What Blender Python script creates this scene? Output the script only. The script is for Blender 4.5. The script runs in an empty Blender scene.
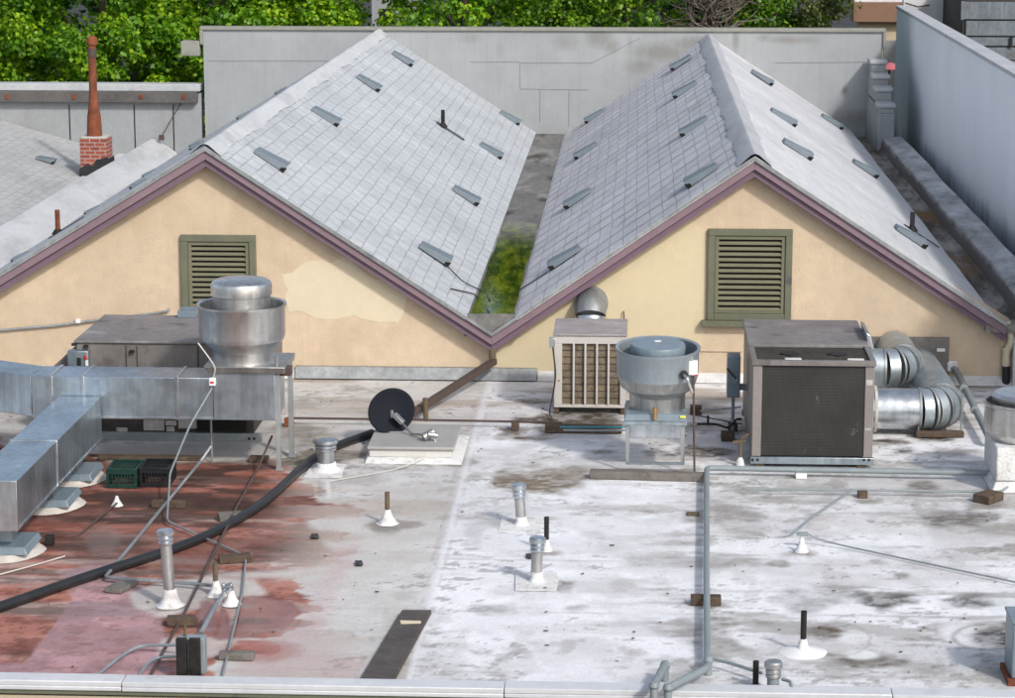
import bpy, bmesh, math, random
import numpy as np
from mathutils import Vector, Matrix
R = math.radians
sc = bpy.context.scene
COL = sc.collection
random.seed(7)
# ------------------------------------------------------------------ camera
F = 2500.0; H = 6.5; W0 = 1015.0
th = math.atan(492/F); ps = math.atan(132/F*math.cos(th))
FW = Vector((-math.sin(ps)*math.cos(th), math.cos(ps)*math.cos(th), -math.sin(th)))
RT = Vector((math.cos(ps), math.sin(ps), 0)); UP = RT.cross(FW)
cd = bpy.data.cameras.new('camera'); cam = bpy.data.objects.new('camera', cd); COL.objects.link(cam)
cd.sensor_width = 36; cd.lens = 36*F/W0; cd.clip_start = .5; cd.clip_end = 2000
cam.matrix_world = Matrix((( RT.x, UP.x, -FW.x, 0), (RT.y, UP.y, -FW.y, 0), (RT.z, UP.z, -FW.z, H), (0,0,0,1)))
sc.camera = cam
EYE = Vector((0, 0, H))
def ray(px, py): return RT*(px-507.5) + UP*(349-py) + FW*F
def Z(px, py, z=0.0):
    d = ray(px, py); return EYE + d*((z-H)/d.z)
def YP(px, py, Y):
    d = ray(px, py); return EYE + d*(Y/d.y)
def XP(px, py, X):
    d = ray(px, py); return EYE + d*(X/d.x)
def PL(px, py, p0, n):
    d = ray(px, py); return EYE + d*((Vector(p0)-EYE).dot(n)/d.dot(n))
# ------------------------------------------------------------------ objects
LOC = {}
def tag(o, label=None, cat=None, group=None, kind=None):
    if label: o['label'] = label
    if cat: o['category'] = cat
    if group: o['group'] = group
    if kind: o['kind'] = kind
    return o
def thing(name, label, cat, loc, group=None):
    o = bpy.data.objects.new(name, None); COL.objects.link(o); o.location = loc
    o.empty_display_size = .2
    LOC[o.name] = Vector(loc); return tag(o, label, cat, group)
class MB:
    def __init__(s): s.bm = bmesh.new()
    def face(s, pts):
        return s.bm.faces.new([s.bm.verts.new(p) for p in pts])
    def box(s, x0, x1, y0, y1, z0, z1):
        s.prism([(x0,y0,z0),(x1,y0,z0),(x1,y1,z0),(x0,y1,z0)], (0,0,z1-z0)); return s
    def prism(s, pts, ex):
        ex = Vector(ex); n = len(pts)
        a = [s.bm.verts.new(p) for p in pts]; b = [s.bm.verts.new(Vector(p)+ex) for p in pts]
        fs = [s.bm.faces.new(a), s.bm.faces.new(b[::-1])]
        for i in range(n): fs.append(s.bm.faces.new((a[i], b[i], b[(i+1)%n], a[(i+1)%n])))
        return s
    def obox(s, c, ax, h):   # centre, 3 axes, half sizes
        c = Vector(c); ax = [Vector(a).normalized()*k for a, k in zip(ax, h)]
        s.prism([c-ax[0]-ax[1]-ax[2], c+ax[0]-ax[1]-ax[2], c+ax[0]+ax[1]-ax[2], c-ax[0]+ax[1]-ax[2]], ax[2]*2); return s
    def ebox(s, a, b, w, h, up=(0,0,1)):   # beam from a to b
        a, b = Vector(a), Vector(b); d = (b-a); u = Vector(up); sd = d.cross(u).normalized(); u = sd.cross(d).normalized()
        s.obox((a+b)/2, (d, sd, u), (d.length/2, w/2, h/2)); return s
    def hexa(s, lo, hi):     # 4 lower and 4 upper points
        a = [s.bm.verts.new(p) for p in lo]; b = [s.bm.verts.new(p) for p in hi]
        s.bm.faces.new(a); s.bm.faces.new(b[::-1])
        for i in range(4): s.bm.faces.new((a[i], b[i], b[(i+1)%4], a[(i+1)%4]))
        return s
    def tube(s, pts, r, seg=10, caps=True, bend=None, radii=None):
        pts = [Vector(p) for p in pts]
        if bend:                       # round the corners
            out = [pts[0]]
            for i in range(1, len(pts)-1):
                p, q, t = pts[i-1], pts[i], pts[i+1]
                a = min(bend, (p-q).length*.45); b = min(bend, (t-q).length*.45)
                A = q+(p-q).normalized()*a; B = q+(t-q).normalized()*b
                for k in range(6):
                    u = k/5; out.append(A*(1-u)**2 + q*2*u*(1-u) + B*u*u)
            out.append(pts[-1]); pts = out
        n = len(pts); rings = []; prev = None
        for i in range(n):
            d = (pts[min(i+1, n-1)]-pts[max(i-1, 0)]).normalized()
            if prev is None:
                u = d.orthogonal().normalized()
            else: u = (prev - d*prev.dot(d)).normalized()
            prev = u; v = d.cross(u); rr = radii[i] if radii else r
            rings.append([s.bm.verts.new(pts[i] + (u*math.cos(2*math.pi*k/seg) + v*math.sin(2*math.pi*k/seg))*rr) for k in range(seg)])
        for a, b in zip(rings, rings[1:]):
            for k in range(seg): s.bm.faces.new((a[k], a[(k+1)%seg], b[(k+1)%seg], b[k]))
        if caps:
            s.bm.faces.new(rings[0][::-1]); s.bm.faces.new(rings[-1])
        return s
    def lathe(s, prof, c, seg=32, closed=True, wob=0):
        c = Vector(c); rings = []
        for r, z in prof:
            if r < 1e-5: rings.append([s.bm.verts.new(c+Vector((0,0,z)))])
            else: rings.append([s.bm.verts.new(c+Vector((r*(1+wob*math.sin(3*t+z*9))*math.cos(t), r*(1+wob*math.cos(2*t+z*7))*math.sin(t), z))) for t in [2*math.pi*k/seg for k in range(seg)]])
        for a, b in zip(rings, rings[1:]):
            for k in range(seg):
                k2 = (k+1)%seg
                if len(a) == 1 and len(b) == 1: continue
                if len(a) == 1: s.bm.faces.new((a[0], b[k2], b[k]))
                elif len(b) == 1: s.bm.faces.new((a[k], a[k2], b[0]))
                else: s.bm.faces.new((a[k], a[k2], b[k2], b[k]))
        if closed:
            if len(rings[0]) > 1: s.bm.faces.new(rings[0][::-1])
            if len(rings[-1]) > 1: s.bm.faces.new(rings[-1])
        return s
    def build(s, name, m, parent=None, bev=0, smooth=True, norm=True, org=None):
        if norm: bmesh.ops.recalc_face_normals(s.bm, faces=s.bm.faces)
        if parent is not None:
            root = parent
            o0 = LOC[root.name]
        else:
            if org is None:
                vs = [v.co for v in s.bm.verts]
                org = Vector(((min(v.x for v in vs)+max(v.x for v in vs))/2, (min(v.y for v in vs)+max(v.y for v in vs))/2, min(v.z for v in vs)))
            o0 = Vector(org)
        for v in s.bm.verts: v.co -= o0
        me = bpy.data.meshes.new(name); s.bm.to_mesh(me); s.bm.free()
        me.materials.append(m)
        if smooth:
            me.shade_smooth(); me.set_sharp_from_angle(angle=R(32))
        o = bpy.data.objects.new(name, me); COL.objects.link(o)
        if parent is not None: o.parent = parent
        else: o.location = o0
        LOC[o.name] = o0
        if bev:
            b = o.modifiers.new('bevel', 'BEVEL'); b.width = bev; b.segments = 2; b.limit_method = 'ANGLE'; b.angle_limit = R(40)
        return o
def mbox(*a): return MB().box(*a)
# ------------------------------------------------------------------ materials
def newmat(name):
    m = bpy.data.materials.new(name); m.use_nodes = True
    nt = m.node_tree; b = nt.nodes['Principled BSDF']; return m, nt, b
class NT:
    def __init__(s, nt): s.nt = nt
    def n(s, t, **k):
        x = s.nt.nodes.new(t)
        for a, v in k.items(): setattr(x, a, v)
        return x
    def l(s, a, b): s.nt.links.new(a, b)
    def noise(s, vec, scale, detail=5, rough=.6, dist=0):
        x = s.n('ShaderNodeTexNoise'); x.inputs['Scale'].default_value = scale; x.inputs['Detail'].default_value = detail
        x.inputs['Roughness'].default_value = rough; x.inputs['Distortion'].default_value = dist
        s.l(vec, x.inputs['Vector']); return x.outputs['Fac']
    def ramp(s, fac, stops):
        x = s.n('ShaderNodeValToRGB'); e = x.color_ramp.elements
        while len(e) < len(stops): e.new(.5)
        for i, (p, c) in enumerate(stops):
            e[i].position = p; e[i].color = (c, c, c, 1) if isinstance(c, (int, float)) else (*c, 1)
        s.l(fac, x.inputs['Fac']); return x.outputs['Color']
    def mix(s, fac, a, b, mode='MIX'):
        x = s.n('ShaderNodeMix', data_type='RGBA', blend_type=mode)
        for sock, v in ((x.inputs[0], fac), (x.inputs[6], a), (x.inputs[7], b)):
            if isinstance(v, (int, float)): sock.default_value = v
            elif isinstance(v, tuple): sock.default_value = (*v, 1)
            else: s.l(v, sock)
        return x.outputs[2]
    def math(s, op, a, b=0.0, clamp=False):
        x = s.n('ShaderNodeMath', operation=op, use_clamp=clamp)
        for i, v in enumerate((a, b)):
            if isinstance(v, (int, float)): x.inputs[i].default_value = v
            else: s.l(v, x.inputs[i])
        return x.outputs[0]
    def mapping(s, vec, scale=(1,1,1), rot=(0,0,0), loc=(0,0,0)):
        x = s.n('ShaderNodeMapping'); x.inputs['Scale'].default_value = scale; x.inputs['Rotation'].default_value = rot; x.inputs['Location'].default_value = loc
        s.l(vec, x.inputs['Vector']); return x.outputs[0]
    def bump(s, h, strength, dist, bsdf, prev=None):
        x = s.n('ShaderNodeBump'); x.inputs['Strength'].default_value = strength; x.inputs['Distance'].default_value = dist
        s.l(h, x.inputs['Height'])
        if prev is not None: s.l(prev, x.inputs['Normal'])
        s.l(x.outputs[0], bsdf.inputs['Normal']); return x.outputs[0]
    def pos(s): return s.n('ShaderNodeNewGeometry').outputs['Position']
def surf(name, col, rough=.6, metal=0, var=.12, scale=2.5, bump=.15, bscale=60, bdist=.004, dirt=None, streak=None, spots=None, rvar=.1, ys=None):
    """weathered surface: tone variation, dirt=(colour, low, high, scale), streak=(colour, amount) running down"""
    m, nt, b = newmat(name); g = NT(nt); p = g.pos()
    if ys: p = g.mapping(p, (1, ys, 1))
    n1 = g.noise(p, scale, 6, .65); n2 = g.noise(p, scale*9, 4, .6)
    c = g.mix(1.0, tuple(col), g.ramp(n1, [(.25, 1-var), (.75, 1+var)]), 'MULTIPLY')
    c = g.mix(1.0, c, g.ramp(n2, [(.3, 1-var*.5), (.7, 1+var*.5)]), 'MULTIPLY')
    if streak:
        sv = g.mapping(p, (9, 9, .8)); sn = g.noise(sv, 1.6, 5, .7)
        c = g.mix(g.math('MULTIPLY', g.ramp(sn, [(.5, 0.0), (.75, 1.0)]), streak[1]), c, tuple(streak[0]))
    if dirt:
        dn = g.noise(p, dirt[3], 8, .7, .4)
        c = g.mix(g.ramp(dn, [(dirt[1], 0.0), (dirt[2], 1.0)]), c, tuple(dirt[0]))
    if spots:
        dn = g.noise(p, spots[3], 3, .5)
        c = g.mix(g.ramp(dn, [(spots[1], 0.0), (spots[2], 1.0)]), c, tuple(spots[0]))
    g.l(c, b.inputs['Base Color'])
    rr = g.ramp(n1, [(.2, max(.03, rough-rvar)), (.8, min(1, rough+rvar))]); g.l(rr, b.inputs['Roughness'])
    b.inputs['Metallic'].default_value = metal
    if rough > .5 and not metal: b.inputs['Specular IOR Level'].default_value = .2
    if bump: g.bump(g.noise(p, bscale, 4, .6), bump, bdist, b)
    return m
M = {}
def blobs(g, p, items, thr=(.35, .65)):
    tot = None
    for (x, z, rx, rz, a) in items:
        q = g.mapping(p, (1/rx, 0, 1/rz), loc=(-x/rx, 0, -z/rz)); ln = g.n('ShaderNodeVectorMath', operation='LENGTH'); g.l(q, ln.inputs[0])
        v = g.math('MULTIPLY', g.math('SUBTRACT', 1.15, ln.outputs['Value'], True), a); tot = v if tot is None else g.math('MAXIMUM', tot, v)
    n = g.noise(g.mapping(p, (2.8, 1, .8)), 2.6, 9, .8)
    return g.ramp(g.math('MULTIPLY', tot, g.math('MULTIPLY', n, 2.0)), [(thr[0], 0.0), (thr[1], 1.0)])
M['stucco_wall'] = surf('beige_stucco', (.595,.475,.34), .85, var=.10, scale=.8, bump=.9, bscale=50, bdist=.008, dirt=((.50,.39,.27), .50, .74, .9), streak=((.46,.36,.26), .3), spots=((.42,.30,.2), .73, .82, 2.2))
M['cream'] = surf('cream_paint', (.64,.555,.405), .85, var=.05, scale=1.5, bump=.3, bscale=60, bdist=.005)
M['straw'] = surf('straw_paint', (.61,.515,.345), .85, var=.06, scale=1.0, bump=.3, bscale=60, bdist=.005, dirt=((.53,.41,.27), .6, .8, 1.0))
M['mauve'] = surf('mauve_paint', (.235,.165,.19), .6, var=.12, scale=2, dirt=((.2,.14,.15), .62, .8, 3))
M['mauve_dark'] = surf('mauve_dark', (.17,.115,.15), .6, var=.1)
M['olive'] = surf('olive_paint', (.145,.15,.105), .6, var=.12, scale=4, spots=((.10,.09,.09), .68, .73, 5))
M['olive_slat'] = surf('olive_slat', (.17,.165,.11), .6, var=.1, scale=4)
M['black_void'] = surf('shade_and_seam_black', (.015,.015,.013), .9, var=.1, bump=0)  # flat black painted as shade in openings; also dark seams
def galv(name, col, rough, dirtamt=.7, spang=14, metal=.9):
    m, nt, b = newmat(name); g = NT(nt); p = g.pos()
    v = g.n('ShaderNodeTexVoronoi'); v.inputs['Scale'].default_value = spang; g.l(p, v.inputs['Vector'])
    n1 = g.noise(p, 1.7, 6, .65, .3); st = g.noise(g.mapping(p, (12, 12, .9)), 1.3, 4, .6)
    c = g.mix(1.0, tuple(col), g.ramp(v.outputs['Color'], [(0, .93), (1, 1.05)]), 'MULTIPLY')
    c = g.mix(1.0, c, g.ramp(n1, [(.34, .76), (.66, 1.10)]), 'MULTIPLY')
    c = g.mix(1.0, c, g.ramp(st, [(.3, .78), (.7, 1.1)]), 'MULTIPLY')
    c = g.mix(g.math('MULTIPLY', g.ramp(g.noise(p, 5, 7, .7), [(.55, 0.0), (.8, 1.0)]), dirtamt), c, tuple(x*.55 for x in col))
    g.l(c, b.inputs['Base Color']); b.inputs['Metallic'].default_value = metal
    g.l(g.ramp(g.noise(p, 3.3, 5), [(.25, rough-.08), (.75, rough+.12)]), b.inputs['Roughness'])
    g.bump(g.noise(p, 2.6, 2), .4, .03, b); return m
M['galv'] = galv('galvanized_sheet', (.50,.575,.635), .33)
M['galv_blue'] = galv('galvanized_blue', (.42,.49,.53), .42)
M['galv_bright'] = galv('galvanized_bright', (.62,.66,.69), .28, .3)
M['alu'] = galv('spun_aluminium', (.68,.675,.66), .30, .3, 60)
M['alu_dull'] = galv('dull_aluminium', (.50,.50,.49), .48, .5, 50)
M['galv_dull'] = galv('dull_galvanized', (.40,.42,.42), .52, .6, 20, .7)
M['steel_rail'] = surf('steel_rail', (.30,.33,.34), .5, .6, var=.2, scale=5)
M['blue_paint'] = surf('blue_grey_paint', (.165,.215,.25), .38, var=.12, scale=3, bump=.05, dirt=((.12,.15,.16), .6, .8, 4), streak=((.30,.35,.37), .35))
M['vent_paint'] = surf('slate_vent_paint', (.15,.185,.21), .5, var=.15, scale=4, bump=.05)
M['pipe_paint'] = surf('grey_blue_pipe', (.215,.25,.262), .45, var=.15, scale=5, dirt=((.10,.12,.12), .6, .75, 7))
M['taupe'] = surf('taupe_cabinet', (.17,.155,.145), .5, var=.15, scale=2, bump=.05, dirt=((.075,.065,.06), .5, .72, 3), streak=((.27,.255,.24), .4))
M['taupe_top'] = surf('taupe_top', (.20,.185,.18), .6, var=.25, scale=1.8, bump=.05, dirt=((.33,.32,.31), .52, .72, 1.6), spots=((.1,.09,.085), .62, .75, 3))
M['taupe_dark'] = surf('dark_base', (.05,.047,.043), .6, var=.3)
M['rail_pink'] = surf('corner_post', (.225,.20,.19), .5, var=.1, bump=.03)
M['white_box'] = surf('white_boot', (.66,.66,.65), .75, var=.14, scale=5, bump=.6, bscale=22, bdist=.02, dirt=((.40,.37,.33), .52, .72, 7))
M['mastic'] = surf('mastic', (.50,.47,.43), .8, var=.15, scale=5, bump=.5, bscale=18, bdist=.02, dirt=((.38,.33,.28), .5, .8, 7))
M['wood'] = surf('weathered_wood', (.10,.072,.052), .85, var=.35, scale=9, bump=.4, bscale=40, bdist=.006, dirt=((.045,.035,.028), .5, .7, 12))
M['wood_grey'] = surf('grey_wood', (.17,.155,.14), .85, var=.25, scale=8, bump=.4, bscale=40, bdist=.006, dirt=((.08,.07,.06), .5, .72, 9))
M['plank'] = surf('plank', (.085,.075,.07), .75, var=.3, scale=4, bump=.2, bscale=30, dirt=((.14,.125,.115), .5, .75, 3))
M['black_rubber'] = surf('black_rubber', (.016,.017,.018), .42, var=.3, scale=7, bump=.1)
M['black_iron'] = surf('black_iron', (.022,.02,.019), .55, var=.4, scale=12, bump=.3, dirt=((.08,.05,.035), .62, .75, 20))
M['brown_pipe'] = surf('brown_pipe', (.085,.06,.052), .55, var=.25, scale=6, dirt=((.15,.12,.10), .6, .8, 9))
M['rust'] = surf('rusted_iron', (.20,.065,.033), .85, var=.35, scale=6, bump=.4, bscale=40, dirt=((.09,.035,.025), .5, .7, 4), streak=((.34,.13,.05), .5))
M['rusty_pipe'] = surf('rusty_stub', (.13,.10,.065), .8, var=.3, scale=12, bump=.3)
M['dish'] = surf('charcoal_dish', (.010,.012,.018), .75, var=.08, bump=.02); M['dish'].node_tree.nodes['Principled BSDF'].inputs['Specular IOR Level'].default_value = .15
M['hatch'] = surf('hatch_grey', (.34,.335,.32), .6, var=.1, scale=3, bump=.03, dirt=((.22,.21,.19), .6, .8, 2))
M['hatch_side'] = surf('hatch_side', (.55,.54,.51), .6, var=.08, dirt=((.3,.28,.25), .62, .8, 5))
M['crate_green'] = surf('green_plastic', (.007,.036,.026), .4, var=.15, scale=8, bump=.05)
M['crate_black'] = surf('black_plastic', (.008,.010,.012), .45, var=.2, scale=8, bump=.05)
M['cooler'] = surf('cooler_white', (.50,.475,.44), .55, var=.08, scale=4, bump=.04, dirt=((.32,.27,.22), .6, .8, 5), spots=((.30,.12,.05), .70, .74, 9))
M['cooler_top'] = surf('cooler_top', (.30,.275,.27), .65, var=.18, scale=4, dirt=((.42,.40,.39), .55, .7, 2.5))
M['white_paint'] = surf('white_trim', (.74,.74,.73), .55, var=.08, scale=2, bump=.1, dirt=((.5,.49,.46), .6, .8, 4))
M['coping'] = surf('coping_white', (.56,.57,.585), .45, var=.1, scale=1.4, bump=.15, bscale=14, bdist=.01, dirt=((.42,.41,.39), .58, .78, 2.2))
M['conc'] = surf('parapet_grey', (.31,.325,.33), .85, var=.1, scale=1.2, bump=.25, bscale=25, dirt=((.25,.25,.24), .55, .8, .8), streak=((.24,.23,.21), .3))
M['cap_grey'] = surf('coping_olive_grey', (.27,.27,.235), .8, var=.14, scale=2, dirt=((.17,.165,.14), .55, .75, 2))
M['cap_light'] = surf('coping_light', (.42,.43,.44), .8, var=.14, scale=1.2, dirt=((.16,.15,.14), .62, .7, 2.5))
M['timber_old'] = surf('old_timber', (.11,.105,.10), .85, var=.3, scale=1.5, bump=.4, bscale=20, dirt=((.17,.14,.08), .6, .75, 3))
M['clad'] = surf('grey_cladding', (.15,.175,.195), .7, var=.25, scale=1.4, bump=.3, dirt=((.12,.115,.11), .52, .7, 2.2), streak=((.33,.34,.35), .5))
M['plaster_white'] = surf('white_plaster', (.66,.66,.67), .85, var=.08, scale=1, dirt=((.5,.5,.5), .55, .8, 1.5))
M['brown_metal'] = surf('brown_fascia', (.24,.14,.095), .6, var=.1, scale=2, streak=((.17,.10,.07), .4))
M['tan_wall'] = surf('tan_wall', (.48,.40,.28), .85, var=.08)
M['asphalt'] = surf('asphalt', (.05,.05,.052), .9, var=.25, scale=.6, bump=.3)
M['bark'] = surf('bark', (.055,.045,.035), .9, var=.35, scale=6, bump=.6, bscale=20, bdist=.02)
M['twig'] = surf('bare_twig', (.17,.14,.12), .9, var=.3, scale=5)
M['pink'] = surf('pink_canvas', (.42,.13,.15), .7, var=.1)
M['red_plastic'] = surf('red_plastic', (.55,.02,.03), .4, var=.05, bump=0)
M['yellow_tag'] = surf('yellow_tag', (.7,.68,.08), .5, var=.05, bump=0)
M['teal'] = surf('teal_hose', (.02,.22,.27), .45, var=.1)
M['sticker'] = surf('paper_sticker', (.40,.39,.37), .6, var=.3, scale=14, bump=0)
M['white_cable'] = surf('white_cable', (.55,.52,.47), .5, var=.1, bump=0)
M['valley'] = surf('valley_membrane', (.17,.165,.155), .7, ys=.35, var=.35, scale=1.5, bump=.3, dirt=((.34,.325,.31), .52, .68, 1.1), spots=((.07,.065,.05), .6, .7, 2))
M['gutter_dirty'] = surf('dirty_membrane', (.30,.27,.24), .8, ys=.3, var=.35, scale=1.2, bump=.4, bscale=18, bdist=.015, dirt=((.085,.07,.052), .42, .58, 1.3), spots=((.20,.11,.045), .60, .68, .9))
# shingles: a UV in metres (u along the eaves, v up the slope)
def shingle(name, col, line, rowamt, tabamt, course, tab, tint=None, an=.16, offs=.5, rowsz=.009):
    m, nt, b = newmat(name); g = NT(nt); uv = g.n('ShaderNodeUVMap').outputs[0]; p = g.pos()
    wn = g.n('ShaderNodeTexNoise'); wn.inputs['Scale'].default_value = .9; wn.inputs['Detail'].default_value = 4; g.l(uv, wn.inputs['Vector'])
    ws = g.n('ShaderNodeVectorMath', operation='MULTIPLY_ADD'); g.l(wn.outputs['Color'], ws.inputs[0]); ws.inputs[1].default_value = (.35, .075, 0); g.l(uv, ws.inputs[2])
    def brick(width, mort, o_):
        br = g.n('ShaderNodeTexBrick'); br.offset = o_; g.l(g.mapping(ws.outputs[0], (an, 1, 1)), br.inputs['Vector'])
        br.inputs['Scale'].default_value = 1; br.inputs['Brick Width'].default_value = width; br.inputs['Row Height'].default_value = course
        br.inputs['Mortar Size'].default_value = mort; br.inputs['Mortar Smooth'].default_value = .6
        br.inputs['Color1'].default_value = (1,1,1,1); br.inputs['Color2'].default_value = (.93,.935,.945,1); br.inputs['Mortar'].default_value = (.97,.97,.97,1); return br
    b1 = brick(tab*an, .010, offs); b2 = brick(900, rowsz, 0)
    c = g.mix(1.0, tuple(col), b1.outputs['Color'], 'MULTIPLY')
    c = g.mix(1.0, c, g.ramp(g.noise(p, .55, 6, .65), [(.3, .84), (.7, 1.08)]), 'MULTIPLY')
    c = g.mix(1.0, c, g.ramp(g.noise(p, 9, 5, .7), [(.3, .88), (.7, 1.06)]), 'MULTIPLY')
    c = g.mix(1.0, c, g.ramp(g.noise(g.mapping(p, (2.5, .5, 1)), 1.5, 5, .7), [(.54, 1.0), (.75, .8)]), 'MULTIPLY')
    if tint: c = g.mix(g.ramp(g.noise(p, .4, 4, .6), [(.5, 0.0), (.75, .5)]), c, tuple(tint))
    brk = g.ramp(g.noise(p, 2.6, 5, .75), [(.36, .25), (.6, 1.0)])
    fac = g.math('MAXIMUM', g.math('MULTIPLY', b2.outputs['Fac'], rowamt), g.math('MULTIPLY', b1.outputs['Fac'], tabamt))
    c = g.mix(g.math('MULTIPLY', fac, brk), c, tuple(line))
    g.l(c, b.inputs['Base Color']); b.inputs['Roughness'].default_value = .85; b.inputs['Specular IOR Level'].default_value = .12
    nb = g.bump(g.math('SUBTRACT', 1.0, b2.outputs['Fac']), .5, .008, b)
    nb = g.bump(g.noise(p, 90, 3), .25, .004, b, nb); return m
M['sh_left'] = shingle('shingle_grey_white', (.50,.525,.545), (.22,.22,.22), .8, .4, .18, .45)
M['sh_mid'] = shingle('shingle_grey_dusty', (.62,.61,.62), (.17,.17,.17), .75, .6, .20, .75, an=.09, offs=0.0, rowsz=.007)
M['sh_right'] = shingle('shingle_coated', (.60,.605,.615), (.42,.42,.42), .25, .1, .18, .62, (.58,.565,.555))
M['sh_nb'] = shingle('shingle_pale', (.45,.455,.45), (.2,.2,.2), .6, .3, .19, .45)
def membrane_mat(name, col, amt=.4, rough=.6, low=.5):
    return surf(name, col, rough, ys=.4, var=.1, scale=1.6, bump=.3, bscale=12, bdist=.015, dirt=(tuple(c*(1-amt) for c in col), low, .78, 1.3))
M['curb_white'] = membrane_mat('curb_membrane', (.52,.53,.54), .4)
def soiled_mat():
    m, nt, b = newmat('soiled_membrane'); g = NT(nt); p = g.pos(); sx = g.n('ShaderNodeSeparateXYZ'); g.l(p, sx.inputs[0]); p = g.mapping(p, (1, .28, 1))
    c = g.mix(1.0, (.56,.56,.57), g.ramp(g.noise(p, 2, 6, .65), [(.3, .85), (.7, 1.08)]), 'MULTIPLY')
    h = g.math('ADD', sx.outputs[2], g.math('MULTIPLY', g.noise(g.mapping(p, (1, 1.6, 1)), 1.9, 6, .75), .42))
    c = g.mix(g.math('SUBTRACT', 1.0, g.ramp(g.math('MULTIPLY', g.math('SUBTRACT', h, 1.13), 3.2), [(.25, 0.0), (.75, 1.0)])), c, (.13,.118,.105))
    c = g.mix(g.ramp(g.noise(p, 1.5, 7, .7), [(.54, 0.0), (.64, .6)]), c, (.2,.19,.175))
    g.l(c, b.inputs['Base Color']); b.inputs['Roughness'].default_value = .75; g.bump(g.noise(p, 8, 6), .5, .03, b); return m
M['curb_soiled'] = soiled_mat()
M['unused'] = surf('soiled_membrane', (.48,.48,.48), .75, var=.15, scale=1.6, bump=.4, bscale=10, bdist=.02, dirt=((.20,.185,.165), .42, .66, 2.0), streak=((.14,.125,.11), .6))
M['ridge_cap'] = membrane_mat('ridge_cap', (.42,.425,.44), .25, .7)
# ------------------------------------------------------------------ light
w = bpy.data.worlds.new('World'); sc.world = w; w.use_nodes = True
bg = w.node_tree.nodes['Background']; sky = w.node_tree.nodes.new('ShaderNodeTexSky'); sky.sky_type = 'NISHITA'; sky.sun_disc = False
SD = Vector((.6, -.82, 0)).normalized(); EL = R(38)
sun_dir = Vector((SD.x*math.cos(EL), SD.y*math.cos(EL), math.sin(EL)))
sky.sun_elevation = EL; sky.sun_rotation = math.atan2(sun_dir.x, sun_dir.y)
sky.air_density = 1.0; sky.dust_density = 2.5; sky.ozone_density = 1.0
hs = w.node_tree.nodes.new('ShaderNodeHueSaturation'); hs.inputs['Saturation'].default_value = .72; w.node_tree.links.new(sky.outputs[0], hs.inputs['Color']); w.node_tree.links.new(hs.outputs[0], bg.inputs[0]); bg.inputs[1].default_value = .15
sl = bpy.data.lights.new('sun', 'SUN'); sl.energy = 2.1; sl.angle = R(5.0); sl.color = (1, .965, .92)
so = bpy.data.objects.new('sun', sl); COL.objects.link(so); so.rotation_euler = sun_dir.to_track_quat('Z', 'Y').to_euler(); so.location = (20, -20, 30)
sc.view_settings.view_transform = 'Standard'; sc.view_settings.look = 'None'; sc.view_settings.gamma = 1; sc.view_settings.exposure = 0.24
# ------------------------------------------------------------------ numpy noise
rs = np.random.RandomState(3)
TBL = rs.rand(256, 256)
def vnoise(x, y):
    xi = np.floor(x).astype(int); yi = np.floor(y).astype(int); fx = x-xi; fy = y-yi
    fx = fx*fx*(3-2*fx); fy = fy*fy*(3-2*fy)
    g = lambda a, b: TBL[a % 256, b % 256]
    return (g(xi, yi)*(1-fx)+g(xi+1, yi)*fx)*(1-fy)+(g(xi, yi+1)*(1-fx)+g(xi+1, yi+1)*fx)*fy
def fbm(x, y, s, o=5, off=0.0, rough=.55):
    t = 0; a = 1; A = 0
    for k in range(o):
        t = t+a*vnoise(x*s+off+k*17.3, y*s+off*1.7+k*9.1); A += a; a *= rough; s *= 2.03
    t = t/A; return np.clip(.5+(t-t.mean())/(t.std()+1e-9)*.16, 0, 1)
def sst(e0, e1, v):
    t = np.clip((v-e0)/(e1-e0), 0, 1); return t*t*(3-2*t)
# ------------------------------------------------------------------ ground
g = MB(); g.face([(-600,-300,-5),(600,-300,-5),(600,1500,-5),(-600,1500,-5)])
tag(g.build('ground', M['asphalt'], norm=False), kind='structure')
g = MB(); g.box(-60, 60, 63, 66, -5, -4.87); tag(g.build('pavement', M['cap_light']), kind='structure')
# ================================================================== flat roofed building
YW = 31.0; YF = 30.78; YB = 52.0
YC1 = Z(500, 680.5, .1).y; YC0 = Z(500, 688.5, .1).y
fb = thing('flat_roofed_building', 'flat roofed building in front with stained white and red membrane roof and white metal coping', 'building', (0, 25, -5))
mbox(-13, 8.5, YC0+.03, YW-.02, -5, -.032).build('wall', M['tan_wall'], fb)
# painted membrane as a fine sheet carrying its stains
xs = np.arange(-8.4, 6.2, .022); ys = np.concatenate([np.arange(YC1-.03, YW+.01, .04)])
GX, GY = np.meshgrid(xs, ys)
def proj(X, Y, Zz):
    dx = X; dy = Y; dz = Zz-H
    a = dx*RT.x+dy*RT.y; b = dx*UP.x+dy*UP.y+dz*UP.z; c = dx*FW.x+dy*FW.y+dz*FW.z
    return 507.5+F*a/c, 349-F*b/c
PX, PY = proj(GX, GY, 0.0)
n_big = fbm(GX, GY, .55, 5, 3.1); n_mid = fbm(GX, GY, 1.6, 5, 11.7); n_fine = fbm(GX, GY, 5.0, 4, 23.0); n_str = fbm(GX*.35, GY*2.2, 1.2, 5, 5.0)
n_w1 = (fbm(GX*.7, GY*1.3, 1.1, 6, 41.0, .62)-.5)*1.0; n_w2 = (fbm(GX*.7, GY*1.3, 1.1, 6, 67.0, .62)-.5)*1.0
def inpoly(poly, X, Y):
    r = np.zeros(X.shape, bool); n = len(poly)
    for i in range(n):
        x1, y1 = poly[i]; x2, y2 = poly[(i+1) % n]
        if y1 == y2: continue
        c = ((y1 > Y) != (y2 > Y)) & (X < (x2-x1)*(Y-y1)/(y2-y1)+x1); r ^= c
    return r
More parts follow.
